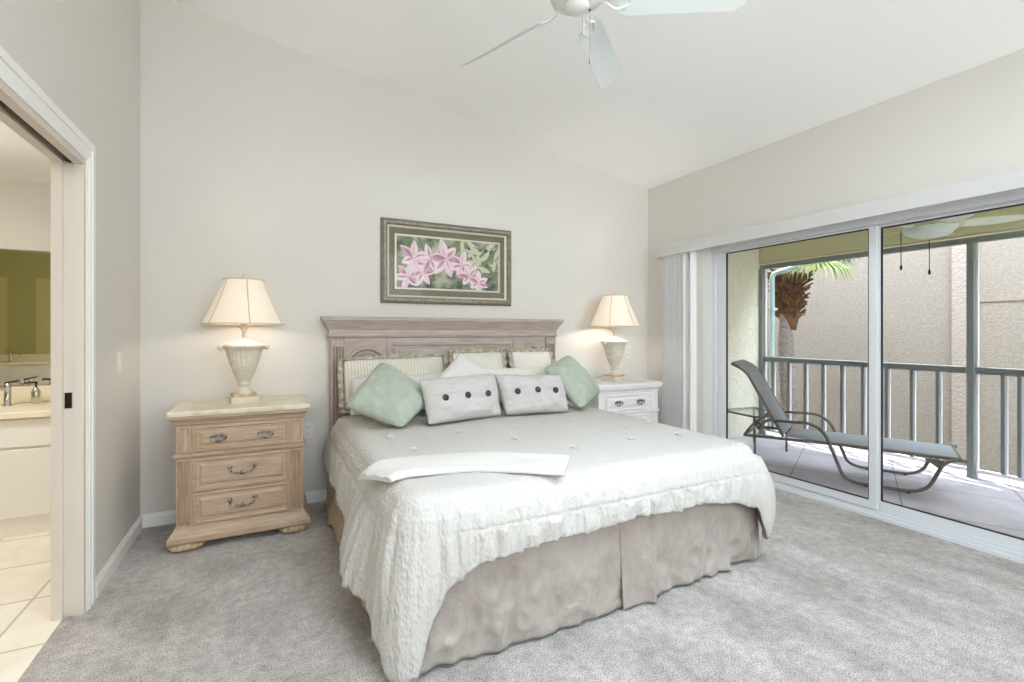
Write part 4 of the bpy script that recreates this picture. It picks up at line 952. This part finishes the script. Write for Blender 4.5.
# folded throw
def throw():
    P = [Vector((0.40, 2.08, 0)), Vector((0.55, 2.12, 0)), Vector((0.85, 2.05, 0)), Vector((1.05, 1.93, 0)), Vector((1.20, 1.81, 0))]
    def cl(u):
        x = u*(len(P)-1); i = min(int(x), len(P)-2); f = x-i
        p0, p1, p2, p3 = P[max(0, i-1)], P[i], P[i+1], P[min(len(P)-1, i+2)]
        return 0.5*((2*p1)+(p2-p0)*f+(2*p0-5*p1+4*p2-p3)*f*f+(3*p1-p0-3*p2+p3)*f**3)
    nu, ns = 70, 40
    b = MB(); vs = []
    for i in range(nu+1):
        u = i/nu; c = cl(u); d = (cl(min(1, u+.01))-cl(max(0, u-.01))).normalized(); sd_ = Vector((-d.y, d.x, 0))
        endr = min(1, (1-u)/0.05); endl = min(1, u/0.06); th = 0.015*max(0.15, min(endr, 1))**0.5*max(0.35, endl)**0.5
        for j in range(ns):
            a = 2*PI*j/ns; ca, sa = math.cos(a), math.sin(a)
            w = (0.145+0.01*noise.noise(Vector((u*5, 2, 0))))*(0.96+0.04*endr)
            x = math.copysign(abs(ca)**0.45, ca)*w; h = math.copysign(abs(sa)**0.6, sa)
            wr = 0.007*noise.noise(Vector((x*28+u*2, u*3.0, 6)))+0.0045*noise.noise(Vector((x*60, u*6, 2)))
            z = ZT+0.014+h*th+((wr+0.0045*math.cos(x*58+1.2*math.sin(u*4))) if h > 0 else 0)
            p = c+sd_*x
            over = max(0, 0.47-p.x); z -= over*over*4.0
            vs.append((p.x, p.y, z))
    fs = [(i*ns+j, i*ns+(j+1) % ns, (i+1)*ns+(j+1) % ns, (i+1)*ns+j) for i in range(nu) for j in range(ns)]
    b.add(vs, fs, 0, True); b.add(vs[:ns], [tuple(range(ns))[::-1]]); b.add(vs[-ns:], [tuple(range(ns))])
    o = b.build('throw_blanket', M_WHITEF, loc=(0.8, 2.02, ZT+0.01), merge=0.0001); return o
tag(throw(), 'white folded throw blanket lying across the comforter near the foot', 'blanket')

# ------------------------------------------------------------------ pillows
def pillow_fn(c00, c10, c11, c01, T, pinch=0.07, seed=0.0, wr=0.006, pw=2.6, cr=0.05):
    c00, c10, c11, c01 = map(Vector, (c00, c10, c11, c01))
    cen = (c00+c10+c11+c01)/4
    nn = ((c10-c00)+(c11-c01)).cross((c01-c00)+(c11-c10)).normalized()
    def fn(u, v, side):
        a, c = 2*u-1, 2*v-1
        aa = a*(1-pinch*(1-c*c)*abs(a)**3); cc = c*(1-pinch*(1-a*a)*abs(c)**3)
        ck = 1-cr*(abs(a)*abs(c))**5; aa *= ck; cc *= ck
        uu, vv = (aa+1)/2, (cc+1)/2
        p = c00*(1-uu)*(1-vv)+c10*uu*(1-vv)+c11*uu*vv+c01*(1-uu)*vv
        h = (max(0, 1-abs(a)**pw)*max(0, 1-abs(c)**pw))**0.62
        k = T/2*h*side
        w_ = wr*(noise.noise(Vector((a*2.2+seed, c*2.2, seed)))+0.5*noise.noise(Vector((a*5+seed, c*5, 3+seed))))*(h**0.4)
        edge = (1-h)
        w_ += wr*0.7*noise.noise(Vector((a*9+seed, c*9, seed+5)))*min(1, h*3)*edge
        return p+nn*(k+w_)
    return fn, nn, cen
def pillow(name, corners, T, m, loc, parent=None, n=44, **kw):
    fn, nn, cen = pillow_fn(*corners, T, **kw)
    b = MB(); b.grid(lambda u, v: fn(u, v, 1), n, n); b.grid(lambda u, v: fn(1-u, v, -1), n, n)
    o = b.build(name, m, parent, loc=loc, merge=0.0008)
    return o, fn, nn
def sub(o, loc): return Vector(o)-Vector(loc)
PG = 'loose pillows on the bed'
# flat sleeping pillows leaning behind
o, _, _ = pillow('pillow', [(0.47, 3.38, 0.70), (1.33, 3.36, 0.70), (1.33, 3.54, 0.97), (0.50, 3.54, 0.94)], 0.11, M_WHITEF, (0.9, 3.35, 0.68), seed=1.3)
tag(o, 'plain white sleeping pillow leaning between the left striped sham and green pillow', 'pillow', PG)
o, _, _ = pillow('pillow', [(1.42, 3.36, 0.70), (2.27, 3.36, 0.70), (2.24, 3.54, 0.975), (1.43, 3.54, 0.98)], 0.11, M_CREAMF, (1.85, 3.35, 0.68), seed=2.9)
tag(o, 'cream sleeping pillow leaning behind the right buttoned cushion', 'pillow', PG)
# shams with gathered flange
def sham(label, corners, T, m, seed, fw=0.055):
    loc = (sum(c[0] for c in corners)/4, sum(c[1] for c in corners)/4, 0.68)
    t = thing('pillow_sham', label, 'pillow', loc, 0, 'shams against the headboard')
    cl = [tuple(sub(c, loc)) for c in corners]
    pillow('cushion', cl, T, m, None, t, seed=seed, pinch=0.03, wr=0.010)
    c00, c10, c11, c01 = map(Vector, cl)
    nn = ((c10-c00)+(c11-c01)).cross((c01-c00)+(c11-c10)).normalized(); cen = (c00+c10+c11+c01)/4
    ring = [c00, c10, c11, c01]; b = MB(); vs = []; N = 60
    pts = []
    for k in range(4):
        a, c = ring[k], ring[(k+1) % 4]
        for i in range(N): pts.append(a.lerp(c, i/N))
    n = len(pts); R = 6; s = 0
    for i, p in enumerate(pts):
        out = (p-cen).normalized(); s += (p-pts[i-1]).length if i else 0
        for j in range(R):
            f = j/(R-1)
            ru = 0.020*f*math.sin(s*95+seed*3+1.5*noise.noise(Vector((s*6, seed, 0)))) + 0.012*f*noise.noise(Vector((s*9, f, seed)))
            q = p + out*(fw*(f*1.15-0.15)*(1+0.25*noise.noise(Vector((s*7, 3, seed))))) + nn*ru
            q.z = max(q.z, 0.668-0.68); vs.append(q)
    fs = [(i*R+j, i*R+j+1, ((i+1) % n)*R+j+1, ((i+1) % n)*R+j) for i in range(n) for j in range(R-1)]
    b.add(vs, fs, 0, True); o = b.build('flange', M_FLANGE, t); md = o.modifiers.new('thick', 'SOLIDIFY'); md.thickness = 0.003
sham('striped beige sham with olive ruffled edge at the left of the headboard', [(0.475, 3.585, 0.705), (1.255, 3.585, 0.705), (1.26, 3.695, 1.08), (0.475, 3.695, 1.065)], 0.13, M_TICK, 1.0, fw=0.03)
sham('striped beige sham standing at the middle of the headboard', [(1.325, 3.585, 0.71), (1.78, 3.585, 0.71), (1.78, 3.695, 1.105), (1.325, 3.695, 1.105)], 0.13, M_TICK2, 4.0, fw=0.03)
sham('plain cream sham with ruffled edge at the right of the headboard', [(1.86, 3.575, 0.71), (2.26, 3.585, 0.71), (2.26, 3.695, 1.10), (1.86, 3.68, 1.105)], 0.13, M_CREAMF, 6.0, fw=0.03)
o, _, _ = pillow('throw_pillow', [(1.27, 3.17, 0.69), (1.61, 3.27, 0.90), (1.275, 3.36, 1.125), (1.00, 3.27, 0.90)], 0.11, M_WHITEF, (1.3, 3.15, 0.69), seed=5.1)
tag(o, 'white square throw pillow tipped on its corner in the bed centre', 'pillow', PG)
o, _, _ = pillow('throw_pillow', [(0.735, 2.92, 0.675), (1.02, 3.13, 0.83), (0.70, 3.40, 1.085), (0.40, 3.15, 0.80)], 0.19, M_GREENF, (0.75, 3.1, 0.675), seed=7.7, pinch=0.06, wr=0.016, cr=0.10)
tag(o, 'sage green throw pillow tipped on its corner at left of the bed', 'pillow', PG)
o, _, _ = pillow('throw_pillow', [(2.11, 2.99, 0.675), (2.50, 3.24, 0.76), (2.24, 3.38, 1.085), (1.92, 3.26, 0.985)], 0.19, M_GREENF, (2.2, 3.15, 0.675), seed=9.2, pinch=0.06, wr=0.016, cr=0.10)
tag(o, 'sage green throw pillow leaning at right of the bed near the right nightstand', 'pillow', PG)
def lumbar(label, corners, seed):
    loc = tuple((Vector(corners[0])+Vector(corners[1]))/2)
    t = thing('lumbar_pillow', label, 'pillow', loc, 0, 'buttoned lumbar cushions')
    cl = [tuple(sub(c, loc)) for c in corners]
    o, fn, nn = pillow('cushion', cl, 0.19, M_GREYF, None, t, seed=seed, pinch=0.05, wr=0.020)
    b = MB(); N = 40; vs = []
    for i in range(N+1):
        u = 0.035+0.93*i/N
        for v in (0.57, 0.576, 0.584, 0.59): vs.append(fn(u, v, 1)+nn*(0.004 if v in (0.576, 0.584) else -0.002))
    b.add(vs, [(i*4+j, (i+1)*4+j, (i+1)*4+j+1, i*4+j+1) for i in range(N) for j in range(3)], 0, True); b.build('flap_seam', M_GREYF, t)
    for u in (0.215, 0.485, 0.765):
        p = fn(u, 0.49, 1); q = nn.to_track_quat('Z', 'Y').to_matrix()
        b = MB(); b.lathe([(0.010, -0.006), (0.021, -0.002), (0.023, 0.004), (0.020, 0.010), (0.012, 0.013), (0.003, 0.0125)], 18)
        for i, v in enumerate(b.v): b.v[i] = tuple(q @ Vector(v) + p)
        b.build('button', M_BUTTON, t)
lumbar('pale grey lumbar cushion with three dark buttons nearest the left green pillow', [(0.893, 2.945, 0.675), (1.475, 3.05, 0.675), (1.475, 3.16, 0.975), (0.865, 3.06, 0.965)], 3.3)
lumbar('pale grey lumbar cushion with three dark buttons nearest the right green pillow', [(1.49, 3.045, 0.675), (2.0, 2.985, 0.675), (2.03, 3.12, 0.94), (1.455, 3.17, 0.965)], 6.6)
